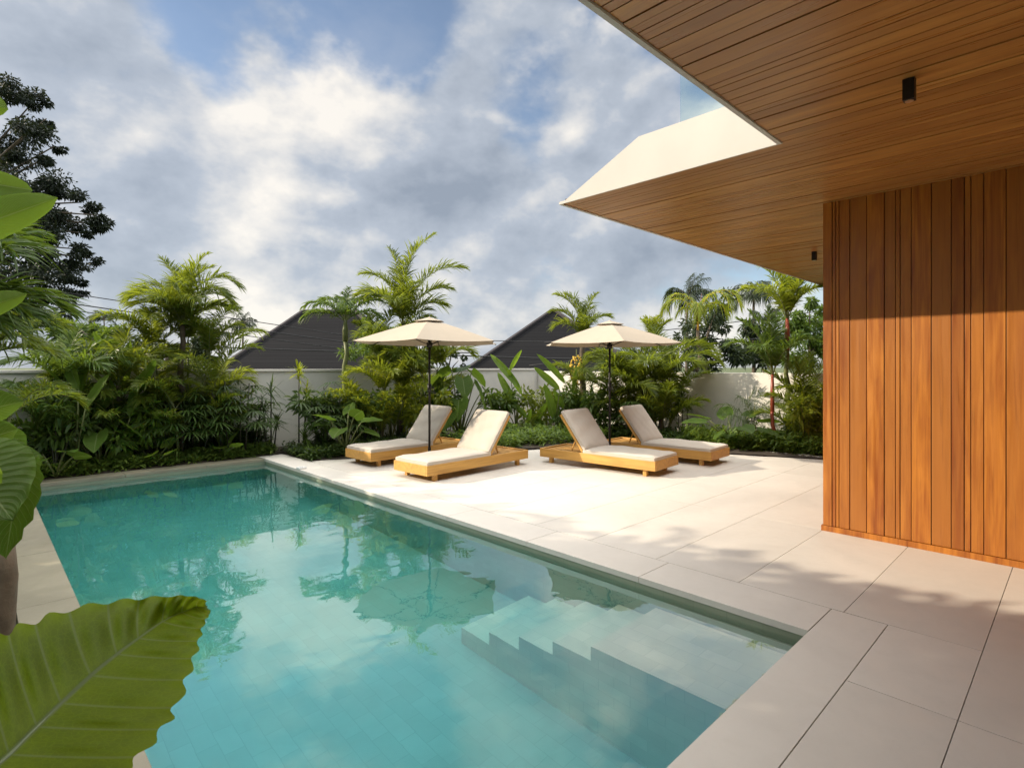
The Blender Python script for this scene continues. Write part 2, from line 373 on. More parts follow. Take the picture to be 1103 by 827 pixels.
# ------------------------------------------------------------------ builders
class MB:
    def __init__(s): s.v = []; s.f = []; s.mi = []; s.uv = {}
    def add(s, vs, fs, mi=0):
        n = len(s.v); s.v.extend([tuple(map(float, q)) for q in vs])
        for f in fs: s.f.append(tuple(i + n for i in f)); s.mi.append(mi)
    def box(s, x0, x1, y0, y1, z0, z1, mi=0):
        s.add([(x0,y0,z0),(x1,y0,z0),(x1,y1,z0),(x0,y1,z0),(x0,y0,z1),(x1,y0,z1),(x1,y1,z1),(x0,y1,z1)],
              [(0,3,2,1),(4,5,6,7),(0,1,5,4),(1,2,6,5),(2,3,7,6),(3,0,4,7)], mi)
    def tube(s, pts, rad, n=8, mi=0, cap=True):
        pts = [np.array(p, float) for p in pts]
        if isinstance(rad, (int, float)): rad = [rad] * len(pts)
        base = len(s.v); up = None
        for i, p in enumerate(pts):
            t = pts[min(i + 1, len(pts) - 1)] - pts[max(i - 1, 0)]; t /= (np.linalg.norm(t) + 1e-9)
            if up is None: up = np.array([1, 0, 0]) if abs(t[0]) < .7 else np.array([0, 1, 0])
            a = np.cross(t, up); a /= np.linalg.norm(a); b = np.cross(t, a); up = np.cross(a, t)
            for k in range(n):
                w = 2 * pi * k / n; q = p + (a * cos(w) + b * sin(w)) * rad[i]; s.v.append(tuple(q))
        for i in range(len(pts) - 1):
            for k in range(n):
                k2 = (k + 1) % n; s.f.append((base+i*n+k, base+i*n+k2, base+(i+1)*n+k2, base+(i+1)*n+k)); s.mi.append(mi)
        if cap:
            s.f.append(tuple(base + k for k in range(n))[::-1]); s.mi.append(mi)
            e = base + (len(pts) - 1) * n; s.f.append(tuple(e + k for k in range(n))); s.mi.append(mi)
    def arr(s, V, Fq, mi=0, UV=None):
        n = len(s.v); s.v.extend(map(tuple, V.tolist()))
        fl = (Fq + n).tolist(); 
        if UV is not None:
            for i, q in enumerate(UV.tolist()): s.uv[n + i] = q
        s.f.extend(map(tuple, fl)); s.mi.extend([mi] * len(fl))
    def build(s, name, mats, parent=None, smooth=False, bevel=0, loc=None):
        me = bpy.data.meshes.new(name); me.from_pydata(s.v, [], s.f)
        if not isinstance(mats, (list, tuple)): mats = [mats]
        for m in mats: me.materials.append(m)
        me.polygons.foreach_set('material_index', s.mi)
        if smooth: me.polygons.foreach_set('use_smooth', [True] * len(s.f))
        if s.uv:
            ul = me.uv_layers.new(name='UVMap')
            vi = np.empty(len(me.loops), dtype=np.int32); me.loops.foreach_get('vertex_index', vi)
            tab = np.zeros((len(s.v), 2)); 
            for k, q in s.uv.items(): tab[k] = q
            ul.data.foreach_set('uv', tab[vi].ravel())
        me.update()
        if bevel:
            bm = bmesh.new(); bm.from_mesh(me)
            bmesh.ops.bevel(bm, geom=bm.edges[:], offset=bevel, segments=2, affect='EDGES', profile=.6, clamp_overlap=True)
            bm.to_mesh(me); bm.free(); me.update()
        o = bpy.data.objects.new(name, me); COL.objects.link(o)
        if parent is not None: o.parent = parent
        if loc is not None: o.location = loc
        return o
def tag(o, label=None, cat=None, group=None, kind=None):
    if label: o['label'] = label
    if cat: o['category'] = cat
    if group: o['group'] = group
    if kind: o['kind'] = kind
    return o
def thing(name, label, cat, loc=(0, 0, 0), rz=0, group=None):
    o = bpy.data.objects.new(name, None); COL.objects.link(o); o.empty_display_size = .2
    o.location = loc; o.rotation_euler = (0, 0, rz); return tag(o, label, cat, group)
def struct(o): o['kind'] = 'structure'; return o
def nrm(a): return a / (np.linalg.norm(a, axis=-1, keepdims=True) + 1e-9)

PROF = ((0, .35), (.3, 1.0), (.68, .8), (1, .04))
def blades(mb, B, D, S, L, W, droop=.2, mi=0, prof=PROF):
    """many narrow leaflets at once: base, direction, side vector, length, width"""
    n = len(B); D = nrm(D); S = nrm(S - D * (S * D).sum(1, keepdims=True))
    L = np.broadcast_to(L, (n,))[:, None]; W = np.broadcast_to(W, (n,))[:, None]; dr = np.broadcast_to(droop, (n,))[:, None]
    k = len(prof); V = np.empty((n, k * 2, 3))
    for i, (t, w) in enumerate(prof):
        c = B + D * L * t; c = c - np.array([0, 0, 1.0]) * dr * L * t * t
        V[:, 2 * i] = c - S * W * w * .5; V[:, 2 * i + 1] = c + S * W * w * .5
    idx = np.arange(n)[:, None] * (2 * k)
    F_ = np.concatenate([np.concatenate([idx + 2*i, idx + 2*i+1, idx + 2*i+3, idx + 2*i+2], 1) for i in range(k - 1)], 0)
    mb.arr(V.reshape(-1, 3), F_, mi)

def frond(mb, p, az, e0, bend, L, npair=34, ll=.32, lw=.022, rach=.010, leaf_mi=0, rach_mi=1, t0=.18, vee=.35, ldroop=.35, ang=58, twist=0, rng=RNG):
    """one pinnate palm frond"""
    K = 14; pts = [np.array(p, float)]; tans = []
    h = np.array([cos(az), sin(az), 0])
    for i in range(K):
        t = (i + .5) / K; e = e0 + .10 - bend * 1.05 * t ** 1.8
        a2 = az + twist * t; h = np.array([cos(a2), sin(a2), 0])
        T = h * cos(e) + np.array([0, 0, 1.0]) * sin(e); tans.append(T); pts.append(pts[-1] + T * L / K)
    pts = np.array(pts); tans = np.array(tans)
    mb.tube(pts[::2], [rach * (1 - .85 * i / 7) for i in range(len(pts[::2]))], 5, rach_mi, cap=False)
    tt = np.repeat(np.linspace(t0, .985, npair), 2) + rng.uniform(-.006, .006, npair * 2); tt = np.clip(tt, 0, .999)
    sg = np.tile([1.0, -1.0], npair)
    f = tt * K; i0 = f.astype(int); fr = (f - i0)[:, None]
    P = pts[i0] * (1 - fr) + pts[np.minimum(i0 + 1, K)] * fr; T = tans[np.minimum(i0, K - 1)]
    side = nrm(np.cross(T, np.array([0, 0, 1.0]) + 1e-3)); upv = np.cross(side, T)
    A = np.radians(ang - 34 * tt)[:, None] + rng.normal(0, .07, (len(tt), 1))
    D = T * np.cos(A) + side * (sg[:, None] * np.sin(A)) + upv * (vee + rng.normal(0, .18, (len(tt), 1)))
    S = T + side * rng.normal(0, .2, (len(tt), 1)) + upv * rng.normal(0, .35, (len(tt), 1))
    s = (tt - t0) / (1 - t0); prof = np.minimum(1, .55 + 1.6 * s) * np.minimum(1, (1 - s) * 2.0 + .30)
    blades(mb, P, D, S, ll * prof * rng.uniform(.85, 1.1, len(tt)), lw, ldroop * rng.uniform(.5, 1.4, len(tt)), leaf_mi)

CAZ = math.atan2(-.696, .718)       # world azimuth of "towards the right of the picture"
def trunk_pts(h, lean=(0, 0), n=8, wob=.02, rng=RNG):
    return [(lean[0] * (i / n) ** 1.5 + (rng.normal(0, wob) if 0 < i < n else 0), lean[1] * (i / n) ** 1.5 + (rng.normal(0, wob) if 0 < i < n else 0), h * i / n) for i in range(n + 1)]
def palm(name, label, cat, px, d, h, fronds, basal=0, bl_=1.3, tr=.05, group=None, leaf='leaf_palm', rach='stem', trunk_mat='bark', lean=(0, 0),
         ll=.32, lw=.022, npair=34, stems=(), shaft=None, seed=1, vee=.35, ldroop=.35, xy=None, rr=.010, lsc=1.0):
    """fronds: (azimuth in degrees seen from the camera: 0 right, 90 away, e0 deg, bend deg, length, start height offset)"""
    rng = np.random.default_rng(seed); npair = int(npair * 1.6); ll *= 1.36; ldroop *= 1.5; lw *= .92; vee += .12
    x, y = xy or ground(px, d); t = thing(name, label, cat, (x, y, 0), 0, group)
    tp = trunk_pts(h, lean, rng=rng); m = MB()
    rad = [tr * (1.25 - .45 * i / 8) for i in range(9)]; m.tube(tp, rad, 10)
    m.build('trunk', M[trunk_mat], t, smooth=True)
    top = np.array(tp[-1])
    if shaft:
        m = MB(); m.tube([top - [0, 0, .02], top + [0, 0, shaft * .5], top + [0, 0, shaft]], [tr * 1.0, tr * 1.05, tr * .55], 10)
        m.build('crownshaft', M['stem_red' if rach == 'stem_red' else 'stem'], t, smooth=True)
        top = top + np.array([0, 0, shaft * .9])
    m = MB()
    for fr in fronds:
        az, e0, bd, L = fr[:4]; dz = fr[4] if len(fr) > 4 else 0
        frond(m, top + np.array([0, 0, dz]), CAZ + radians(az), radians(e0), radians(bd), L * lsc, npair, ll, lw, rr, vee=vee, ldroop=ldroop, rng=rng)
    if basal:       # young fronds that rise straight from the foot of the clump
        for k in range(basal):
            a = rng.uniform(0, 2 * pi); frond(m, (cos(a) * .12, sin(a) * .12, .05), a, radians(rng.uniform(62, 84)), radians(rng.uniform(45, 95)), bl_ * rng.uniform(.7, 1.15), int(npair * .8), ll * .9, lw, rr * .8, vee=vee, ldroop=ldroop, rng=rng, t0=.3)
    crown = m.build('crown', [M[leaf], M[rach if rach != 'stem_red' else 'stem']], t)
    for (sx, sy, sh, lx, ly, nf, fl, e0) in stems:
        m = MB(); pts = [(sx + lx * (i / 5) ** 1.4, sy + ly * (i / 5) ** 1.4, sh * i / 5) for i in range(6)]
        m.tube(pts, [tr * .55 * (1 - .1 * i) for i in range(6)], 7)
        m.build('stem', M['stem'], t, smooth=True)
        if nf:
            m = MB()
            for k in range(nf):
                frond(m, pts[-1], rng.uniform(0, 2 * pi), radians(e0 + rng.uniform(-22, 18)), radians(rng.uniform(50, 100)), fl * rng.uniform(.75, 1.15), max(16, npair - 8), ll * .85, lw, rr * .7, vee=vee, ldroop=ldroop, rng=rng)
            m.build('side_crown', [M[leaf], M['stem']], t)
    return t

def broad(mb, base, tip, side, width, shape, fold=.15, sag=.08, nu=12, nv=6, mi=0, wave=0.0, nw=9, vo=0.0, rng=RNG):
    """one broad leaf: midrib from base to tip, shape(t) gives half width"""
    base = np.array(base, float); tip = np.array(tip, float); ax = tip - base; L = np.linalg.norm(ax); axn = ax / L
    side = np.array(side, float); side = side - axn * side.dot(axn); side /= np.linalg.norm(side); n = np.cross(axn, side)
    if n[2] < 0: n = -n
    t = np.linspace(0, 1, nu + 1); v = np.linspace(-1, 1, 2 * nv + 1)
    T, Vv = np.meshgrid(t, v, indexing='ij')
    Wd = np.array([shape(q) for q in t])[:, None] * width
    back = vo * np.abs(Vv) * (1 - T)                        # lobes reach back past the stalk
    P = base + axn * (L * (T - back))[..., None] + side * (Wd * Vv)[..., None]
    ph = rng.uniform(0, 6)
    up = fold * Wd * np.abs(Vv) + wave * np.sin(T * nw * 2 * pi + ph + np.sign(Vv)) * np.abs(Vv) ** 2 * width
    P = P + n * up[..., None] - np.array([0, 0, 1.0]) * (sag * L * (T ** 2))[..., None]
    nn = 2 * nv + 1
    i = np.arange(nu)[:, None] * nn + np.arange(nn - 1)[None]
    Fq = np.stack([i, i + 1, i + nn + 1, i + nn], -1).reshape(-1, 4)
    UV = np.stack([(Vv + 1) / 2, T - .35 * np.abs(Vv)], -1).reshape(-1, 2)
    mb.arr(P.reshape(-1, 3), Fq, mi, UV)
def sh_heart(t): return max(.02, (math.sin(pi * min(1, t * .80 + .20)) ** .75) * (1 - t ** 5 * .3)) if t < .999 else .005
def sh_paddle(t): return max(.01, (math.sin(pi * (t ** .85)) ** .55)) if .001 < t < .999 else .02
def sh_lance(t): return max(.01, math.sin(pi * t) ** .9) if .001 < t < .999 else .02
def petiole(mb, a, b, r=.012, mi=1, bow=.15):
    a = np.array(a, float); b = np.array(b, float); L = np.linalg.norm(b - a)
    pts = [a + (b - a) * t + np.array([0, 0, 1]) * bow * L * 4 * t * (1 - t) * .5 for t in np.linspace(0, 1, 6)]
    mb.tube(pts, [r * (1.3 - .5 * i / 5) for i in range(6)], 6, mi)

def broad_plant(name, label, cat, xy, leaves, leaf='leaf_broad', stem='stem', group=None, shape=sh_heart, wave=.03, fold=.2, vo=.18, trunk=None, sag=.12, seed=3):
    """leaves: (az deg from camera right, reach, height of blade base, blade length, half width, pitch deg of blade)"""
    rng = np.random.default_rng(seed)
    t = thing(name, label, cat, (xy[0], xy[1], 0), 0, group)
    if trunk:
        m = MB(); m.tube([(0, 0, 0), (.01, .01, trunk[0] * .5), (0, .02, trunk[0])], [trunk[1] * 1.2, trunk[1], trunk[1] * .8], 9); m.build('trunk', M['bark'], t, smooth=True)
    for (az, reach, h, bl, hw, pitch) in leaves:
        a = CAZ + radians(az); hv = np.array([cos(a), sin(a), 0]); m = MB()
        b0 = np.array([0, 0, trunk[0] * .9 if trunk else 0]); jb = hv * reach + np.array([0, 0, h])
        petiole(m, b0, jb, .008 + bl * .012)
        dr = hv * cos(radians(pitch)) + np.array([0, 0, sin(radians(pitch))])
        sd = np.cross(dr, [0, 0, 1.0]); sd = sd / (np.linalg.norm(sd) + 1e-6); rl = rng.normal(0, .35); upn = np.cross(sd, dr)
        broad(m, jb, jb + dr * bl, sd * cos(rl) + upn * sin(rl), hw, shape, fold, sag, wave=wave, vo=vo, rng=rng)
        m.build('leaf', [M[leaf], M[stem]], t, smooth=True)
    return t

def tuft_plant(name, label, cat, xy, heads, leaf='leaf_mid', ll=.35, lw=.03, n=46, group=None, stem='stem_dark', seed=5, droop=.35):
    """cane plant: heads = (dx, dy, height); a rosette of strap leaves on each cane"""
    rng = np.random.default_rng(seed)
    t = thing(name, label, cat, (xy[0], xy[1], 0), 0, group)
    m = MB(); c = MB()
    for (dx, dy, h) in heads:
        pts = [(dx * .5, dy * .5, 0), (dx * .8, dy * .8, h * .5), (dx, dy, h)]
        c.tube(pts, [.016, .013, .010], 6)
        az = rng.uniform(0, 2 * pi, n); el = rng.uniform(-.35, 1.35, n); z = rng.uniform(-.22, .02, n) * min(1, h)
        D = np.stack([np.cos(az) * np.cos(el), np.sin(az) * np.cos(el), np.sin(el)], 1); S = np.stack([-np.sin(az), np.cos(az), 0 * az], 1)
        B = np.array([[dx, dy, h]]) + np.stack([0 * z, 0 * z, z], 1)
        blades(m, B, D, S, ll * rng.uniform(.7, 1.15, n), lw, droop * rng.uniform(.4, 1.5, n), prof=((0, .5), (.3, 1), (.75, .6), (1, .03)))
    c.build('cane', M[stem], t, smooth=True); m.build('foliage', M[leaf], t)
    return t

def rhapis(name, label, cat, xy, canes, leaf='leaf_dark', r=.26, group=None, seed=9, stem='stem_dark', fan=10):
    """lady palm / bushy fan clump: canes = (dx, dy, h)"""
    rng = np.random.default_rng(seed); t = thing(name, label, cat, (xy[0], xy[1], 0), 0, group); m = MB(); c = MB()
    for (dx, dy, h) in canes:
        c.tube([(dx * .6, dy * .6, 0), (dx, dy, h)], [.014, .010], 6)
        for j in range(rng.integers(5, 8)):
            z = h * rng.uniform(.55, 1.0); az = rng.uniform(0, 2 * pi); el = rng.uniform(.1, .8)
            hv = np.array([cos(az), sin(az), 0]); pb = np.array([dx, dy, z]); pe = pb + hv * r * .8 * cos(el) + np.array([0, 0, r * .8 * sin(el)])
            c.tube([pb, pe], .004, 4, cap=False)
            sd = np.array([-sin(az), cos(az), 0]); a = np.radians(np.linspace(-95, 95, fan)) + rng.normal(0, .05, fan)
            fwd = hv * cos(el * .3) + np.array([0, 0, sin(el * .3)])
            D = fwd * np.cos(a)[:, None] + sd * np.sin(a)[:, None]; nS = np.cross(D, np.array([0, 0, 1.0]) + hv * .2)
            blades(m, np.repeat(pe[None], fan, 0), D, nS, r * rng.uniform(.85, 1.1, fan), .028, .45, prof=((0, .2), (.35, 1), (.8, .8), (1, .1)))
    c.build('cane', M[stem], t, smooth=True); m.build('foliage', M[leaf], t); return t

def bush_leaves(m, cen, rad, n, ls, lw, rng, mi=0, shell=.55):
    u = nrm(rng.normal(0, 1, (n, 3))); r = rng.uniform(shell, 1.0, (n, 1)) ** .7
    B = np.array(cen) + u * r * np.array(rad); D = nrm(u + rng.normal(0, .6, (n, 3)) + [0, 0, -.15]); S = rng.normal(0, 1, (n, 3))
    blades(m, B, D, S, ls * rng.uniform(.6, 1.2, n), lw, .25, mi, prof=((0, .1), (.35, 1), (.7, .7), (1, .05)))
def leafy_tree(name, label, cat, xy, h, clumps, leaf, ls, lw, n, tr=.12, group=None, seed=4):
    """trunk, a limb to every clump and thousands of small leaves"""
    rng = np.random.default_rng(seed); t = thing(name, label, cat, (xy[0], xy[1], 0), 0, group)
    m = MB(); fork = np.array([0, 0, h * .42]); m.tube([(0, 0, 0), (.03, 0, h * .2), tuple(fork), (0, 0, h * .75)], [tr * 1.3, tr, tr * .8, tr * .35], 9)
    k = MB()
    for (c, r, wgt) in clumps:
        c = np.array(c, float); st = np.array([0, 0, min(h * .7, max(h * .3, c[2] - .6))]); mid = (st + c) / 2 + [0, 0, .12 * np.linalg.norm(c - st)]
        m.tube([st, mid, c], [tr * .35, tr * .22, tr * .08], 6)
        sub = max(3, int(7 * wgt))
        for j in range(sub):
            cc = c + rng.normal(0, .5, 3) * np.array(r); rr = np.array(r) * rng.uniform(.3, .55)
            bush_leaves(k, cc, rr, int(n * wgt / sub), ls, lw, rng, shell=.1)
    m.build('trunk', M['bark'], t, smooth=True); k.build('crown', M[leaf], t); return t

# ================================================================== STRUCTURE
PX0, PX1, PY0, PY1 = .50, 3.65, 1.18, 9.95       # pool opening
OX0, OX1, OY0, OY1 = .20, 4.08, .85, 10.25       # outer edge of the coping
WZ = -.085; FLZ = -1.35

# ground sheet with the pool cut out, reaching the horizon
m = MB(); G = 900; e = .06; gz = -.06
xs = [-G, PX0 - e, PX1 + e, G]; ys = [-G, PY0 - e, PY1 + e, G]
for i in range(3):
    for j in range(3):
        if i == 1 and j == 1: continue
        m.add([(xs[i], ys[j], gz), (xs[i+1], ys[j], gz), (xs[i+1], ys[j+1], gz), (xs[i], ys[j+1], gz)], [(0, 1, 2, 3)])
struct(m.build('ground', M['ground']))

# pool shell
m = MB(); th = .12
m.box(PX0 - th, PX0, PY0 - th, PY1 + th, FLZ - .1, -.045); m.box(PX1, PX1 + th, PY0 - th, PY1 + th, FLZ - .1, -.045)
m.box(PX0, PX1, PY0 - th, PY0, FLZ - .1, -.045); m.box(PX0, PX1, PY1, PY1 + th, FLZ - .1, -.045)
m.box(PX0, PX1, PY0, PY1, FLZ - .1, FLZ)
struct(m.build('pool_shell', M['pool']))
m = MB(); q = .006
m.box(PX0 + .0005, PX0 + q, PY0 + q, PY1 - q, -.20, -.046); m.box(PX1 - q, PX1 - .0005, PY0 + q, PY1 - q, -.20, -.046)
m.box(PX0 + .0005, PX1 - .0005, PY1 - q, PY1 - .0005, -.20, -.046); m.box(PX0 + .0005, PX1 - .0005, PY0 + .0005, PY0 + q, -.20, -.046)
struct(m.build('waterline_tiles', M['waterline']))
# corner shelf and flight of steps
m = MB(); SX = 2.86; y = PY0; top = WZ - .26
ysteps = [2.22, 2.55, 2.88, 3.21, 3.54]
for k, y1 in enumerate(ysteps):
    m.box(SX, PX1 - .007, y + (0 if k else .007), y1, FLZ + .001, top - .19 * k); y = y1
struct(m.build('pool_steps', M['pool_step']))
m = MB(); m.box(PX0 - .02, PX1 + .02, PY0 - .02, PY1 + .02, FLZ - .05, WZ)
struct(m.build('pool_water', M['water']))

# coping slabs
def slabs(m, x0, x1, y0, y1, cut, along, z0, z1, gap=.004, start=0.0):
    a0, a1 = (x0, x1) if along == 'x' else (y0, y1); p = a0; q = a0 + (start or cut)
    while p < a1 - .01:
        q = min(q, a1)
        if a1 - q < .15: q = a1
        if along == 'x': m.box(p + gap / 2, q - gap / 2, y0, y1, z0, z1)
        else: m.box(x0, x1, p + gap / 2, q - gap / 2, z0, z1)
        p = q; q += cut
m = MB(); slabs(m, PX1 - .012, OX1 - .003, PY0 - .012, OY1, 1.2, 'y', -.045, 0)
slabs(m, PX0 - .0, OX1 - .003, OY0 + .003, PY0 - .016, 40, 'x', -.045, 0)
struct(m.build('pool_coping', M['coping'], bevel=.002))
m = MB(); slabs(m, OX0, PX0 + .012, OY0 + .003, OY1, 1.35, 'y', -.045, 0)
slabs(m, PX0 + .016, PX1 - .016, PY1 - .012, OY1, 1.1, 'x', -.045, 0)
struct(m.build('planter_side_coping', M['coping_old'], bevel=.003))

# patio slabs (rows .7 m deep, long slabs), notched round the pool coping
DX1, DY1 = 11.05, 9.15
m = MB(); base = MB(); gap = .004
cols = [-5.2, -2.4, .4, 3.2, 6.0, 8.8, DX1]; rows = [.40 + .695 * k for k in range(-9, 14)]
rows = [r for r in rows if r < DY1] + [DY1]
for i in range(len(cols) - 1):
    for j in range(len(rows) - 1):
        x0, x1, y0, y1 = cols[i], cols[i+1], rows[j], rows[j+1]
        parts = []
        if x0 >= OX1 or y1 <= OY0: parts = [(x0, x1, y0, y1)]
        else:
            if y0 < OY0: parts.append((x0, x1 if x1 < OX1 else OX1, y0, OY0))
            if x1 > OX1: parts.append((OX1, x1, y0, y1))
        for (a, b, c, d_) in parts:
            m.box(a + gap/2, b - gap/2, c + gap/2, d_ - gap/2, -.035, 0)
struct(m.build('patio', M['stone'], bevel=.0012))
base.box(-5.2, DX1, rows[0], OY0 - .01, -.055, -.02); base.box(OX1 + .005, DX1, OY0 - .01, DY1, -.055, -.02)
struct(base.build('patio_bed', M['grout']))

# planting beds: mounded soil sheet lying on the paving edge
def soil(name, poly, z=.012, mat='soil'):
    m = MB(); n = len(poly); cx = sum(p[0] for p in poly) / n; cy = sum(p[1] for p in poly) / n
    V = [(x, y, -.03) for x, y in poly] + [(x + (cx - x) * .03, y + (cy - y) * .03, z) for x, y in poly] + [(cx, cy, z + .03)]
    Fs = [(i, (i + 1) % n, n + (i + 1) % n, n + i) for i in range(n)] + [(n + i, n + (i + 1) % n, 2 * n) for i in range(n)]
    m.add(V, Fs); return struct(m.build(name, M[mat]))
BED = [(4.09, 9.17), (6.85, 9.17), (7.15, 7.75), (9.7, 7.2), (10.5, 5.6), (10.85, 3.6), (11.05, 1.9), (12, 1.9), (12, 11.3), (4.09, 11.3)]
soil('planting_bed', BED); soil('pool_end_bed', [(-3, 10.26), (4.085, 10.26), (4.085, 11.3), (-3, 11.3)])
soil('pool_side_bed', [(-6, .86), (.195, .86), (.195, 10.255), (-6, 10.255)])
m = MB(); rng = np.random.default_rng(2)
pts = [(10.42 + .0, 5.6), (10.75, 3.6), (10.95, 1.9)]
for k in range(900):
    s = rng.uniform(0, 1); i = 0 if s < .5 else 1; f = (s - .5 * i) * 2
    x = pts[i][0] + (pts[i+1][0] - pts[i][0]) * f - rng.uniform(-.02, .14); y = pts[i][1] + (pts[i+1][1] - pts[i][1]) * f
    r = rng.uniform(.012, .024); m.box(x - r, x + r, y - r * .8, y + r * .8, .003, .003 + r)
tag(m.build('pebbles', M['gravel'], bevel=.006), kind='stuff', label='strip of white pebbles between the paving and the planting')

# garden walls
WH = 1.50
m = MB(); m.box(-4, 12.0, 11.3, 11.46, -.05, WH); 
t = thing('garden_wall', 'cream rendered boundary wall behind the loungers and umbrellas', 'wall', (4, 11.3, 0))
o = m.build('wall_panel', M['render'], t, bevel=.012); o.location = (-4, -11.3, 0)
m = MB(); m.box(-4.03, 12.0, 11.27, 11.49, WH + .001, WH + .05); o = m.build('wall_cap', M['render'], t, bevel=.01); o.location = (-4, -11.3, 0)
t = thing('garden_wall', 'cream rendered side wall on the right behind the palms, nearest the timber wall', 'wall', (12, 6, 0))
m = MB(); m.box(12.0, 12.16, 3.35, 11.46, -.05, WH - .03); o = m.build('wall_panel', M['render'], t, bevel=.012); o.location = (-12, -6, 0)
# pierced breeze-block screen
t = thing('block_screen', 'pale pierced block screen wall beside the red stemmed palm', 'wall', (12, 2.2, 0))
m = MB(); m.box(12.0, 12.14, -1, 3.34, -.05, .62); m.box(12.0, 12.14, -1, 3.34, 1.40, 1.48)
o = m.build('screen_base', M['render'], t, bevel=.008); o.location = (-12, -2.2, 0)
m = MB(); bs = .26
for i in range(17):
    for j in range(3):
        y0 = -1 + i * bs; z0 = .62 + j * bs; c = (y0 + bs / 2, z0 + bs / 2)
        for k in range(12):
            a0 = 2 * pi * k / 12; a1 = 2 * pi * (k + 1) / 12
            ri = .085
            def sq(a):
                s = (bs / 2 - .001) / max(abs(cos(a)), abs(sin(a))); return s
            P = [(c[0] + cos(a0) * ri, c[1] + sin(a0) * ri), (c[0] + cos(a1) * ri, c[1] + sin(a1) * ri),
                 (c[0] + cos(a1) * sq(a1), c[1] + sin(a1) * sq(a1)), (c[0] + cos(a0) * sq(a0), c[1] + sin(a0) * sq(a0))]
            V = [(12.02, p[0], p[1]) for p in P] + [(12.12, p[0], p[1]) for p in P]
            m.add(V, [(0, 1, 2, 3), (7, 6, 5, 4), (0, 4, 5, 1), (1, 5, 6, 2), (2, 6, 7, 3), (3, 7, 4, 0)])
o = m.build('pierced_blocks', M['render'], t); o.location = (-12, -2.2, 0)

# ---------------------------------------------------------------- the house
HZ = 3.20
house = thing('timber_house', 'house corner with orange cedar cladding under a wide cedar soffit and white roof edge', 'building', (6.0, 1.78, 0))
off = (-6.0, -1.78, 0)
def hpart(mb, name, mat, bevel=0, parent=None, **k):
    o = mb.build(name, mat, parent or house, bevel=bevel, **k)
    if parent is None: o.location = off
    return o
# vertical boards on the face towards the pool; board joints read off the photograph
jx = [897, 901, 904.5, 916, 934, 953, 965, 970, 982, 1003.5, 1025, 1039, 1046, 1060, 1084, 1106]
def wall_y(px):
    r = (px - HX) / F; d = 6.0 / (.696 + .718 * r); return d * (.718 - .696 * r)
ys_ = [wall_y(p) for p in jx]; rr_ = random.Random(3)
while ys_[-1] > -7.5: ys_.append(ys_[-1] - rr_.choice([.05, .09, .12, .15, .15, .18]))
m = MB(); g = .0028
for a, b in zip(ys_[:-1], ys_[1:]):
    dp = rr_.choice([0, 0, .004, .007]); m.box(5.985 - dp, 6.02, b + g, a - g, .055, HZ - .002)
x = 6.03
while x < 12:
    w = rr_.choice([.06, .1, .13, .16]); m.box(x + g, x + w - g, 1.745, 1.775, .055, HZ - .002); x += w
hpart(m, 'wall_cladding', M['wood_wall'], bevel=.003)
m = MB(); m.box(5.975, 6.03, wall_y(897) + .002, 1.785, .055, HZ - .003)
hpart(m, 'corner_board', M['wood_wall'], bevel=.002)
m = MB(); m.box(5.965, 6.02, -7.5, 1.80, .0, .052); m.box(6.02, 12, 1.745, 1.80, 0, .052)
hpart(m, 'base_trim', M['wood_wall'], bevel=.002)
m = MB(); m.box(6.021, 12.1, -7.5, 1.744, .002, HZ + .02); hpart(m, 'wall_core', M['dark_gap'])
# soffit boards run along Y
def soff(m, x0, x1, y0, y1, rnd):
    x = x0
    while x < x1 - .01:
        w = min(rnd.choice([.06, .085, .085, .105, .13, .13]), x1 - x)
        if x1 - x - w < .04: w = x1 - x
        dz = rnd.choice([0, 0, .004]); m.box(x + .0032, x + w - .0032, y0, y1, HZ - dz, HZ + .02); x += w
m = MB(); rnd = random.Random(11)
soff(m, -1.5, 4.135, -7.5, 1.50, rnd); soff(m, 4.135, 16, -7.5, 3.57, rnd)
hpart(m, 'soffit_cladding', M['wood_soffit'], bevel=.0015)
m = MB(); m.box(-1.52, 4.15, -7.5, 1.49, HZ + .0205, HZ + .06); m.box(4.17, 16, -7.5, 3.55, HZ + .0205, HZ + .045)
hpart(m, 'soffit_backing', M['dark_gap'])
# roof edge: upright face over the pool side, raked faces on the garden side, thin drip lip under both
m = MB(); T = .40; s = .90
x0, x1, x2 = -1.55, 4.15, 16.0; y1, y2 = 1.53, 3.60; z0, z1 = HZ - .004, HZ + T
V = [(x1, y2, z0), (x1, y2 - s, z1), (x1, y1 - s, z1), (x1, y1, z0),        # upright face at X = 4.15
     (x2, y2, z0), (x2, y2 - s, z1), (x0, y1, z0), (x0, y1 - s, z1),
     (x0, -7.5, z1), (x2, -7.5, z1)]
Fs = [(0, 1, 2, 3), (0, 4, 5, 1), (3, 2, 7, 6), (1, 5, 9, 8, 7, 2)]
m.add(V, Fs)
hpart(m, 'roof_edge', M['fascia'])
m = MB(); m.box(-1.5, 4.136, 1.502, 1.531, HZ - .012, HZ + .0195); m.box(4.14, 16, 3.572, 3.601, HZ - .008, HZ + .0195)
m.box(4.136, 4.151, 1.502, 3.601, HZ - .006, HZ + .0195)
hpart(m, 'drip_edge', M['fascia'])
m = MB(); m.box(4.36, 4.372, 1.2, 2.42, HZ + T + .03, HZ + T + 1.05)
gl = thing('glass_balustrade', 'clear glass balustrade panel on top of the white roof edge', 'balustrade', (4.36, 1.8, HZ + T))
o = m.build('glass_panel', M['glass'], gl, bevel=.001); o.location = (-4.36, -1.8, -HZ - T)
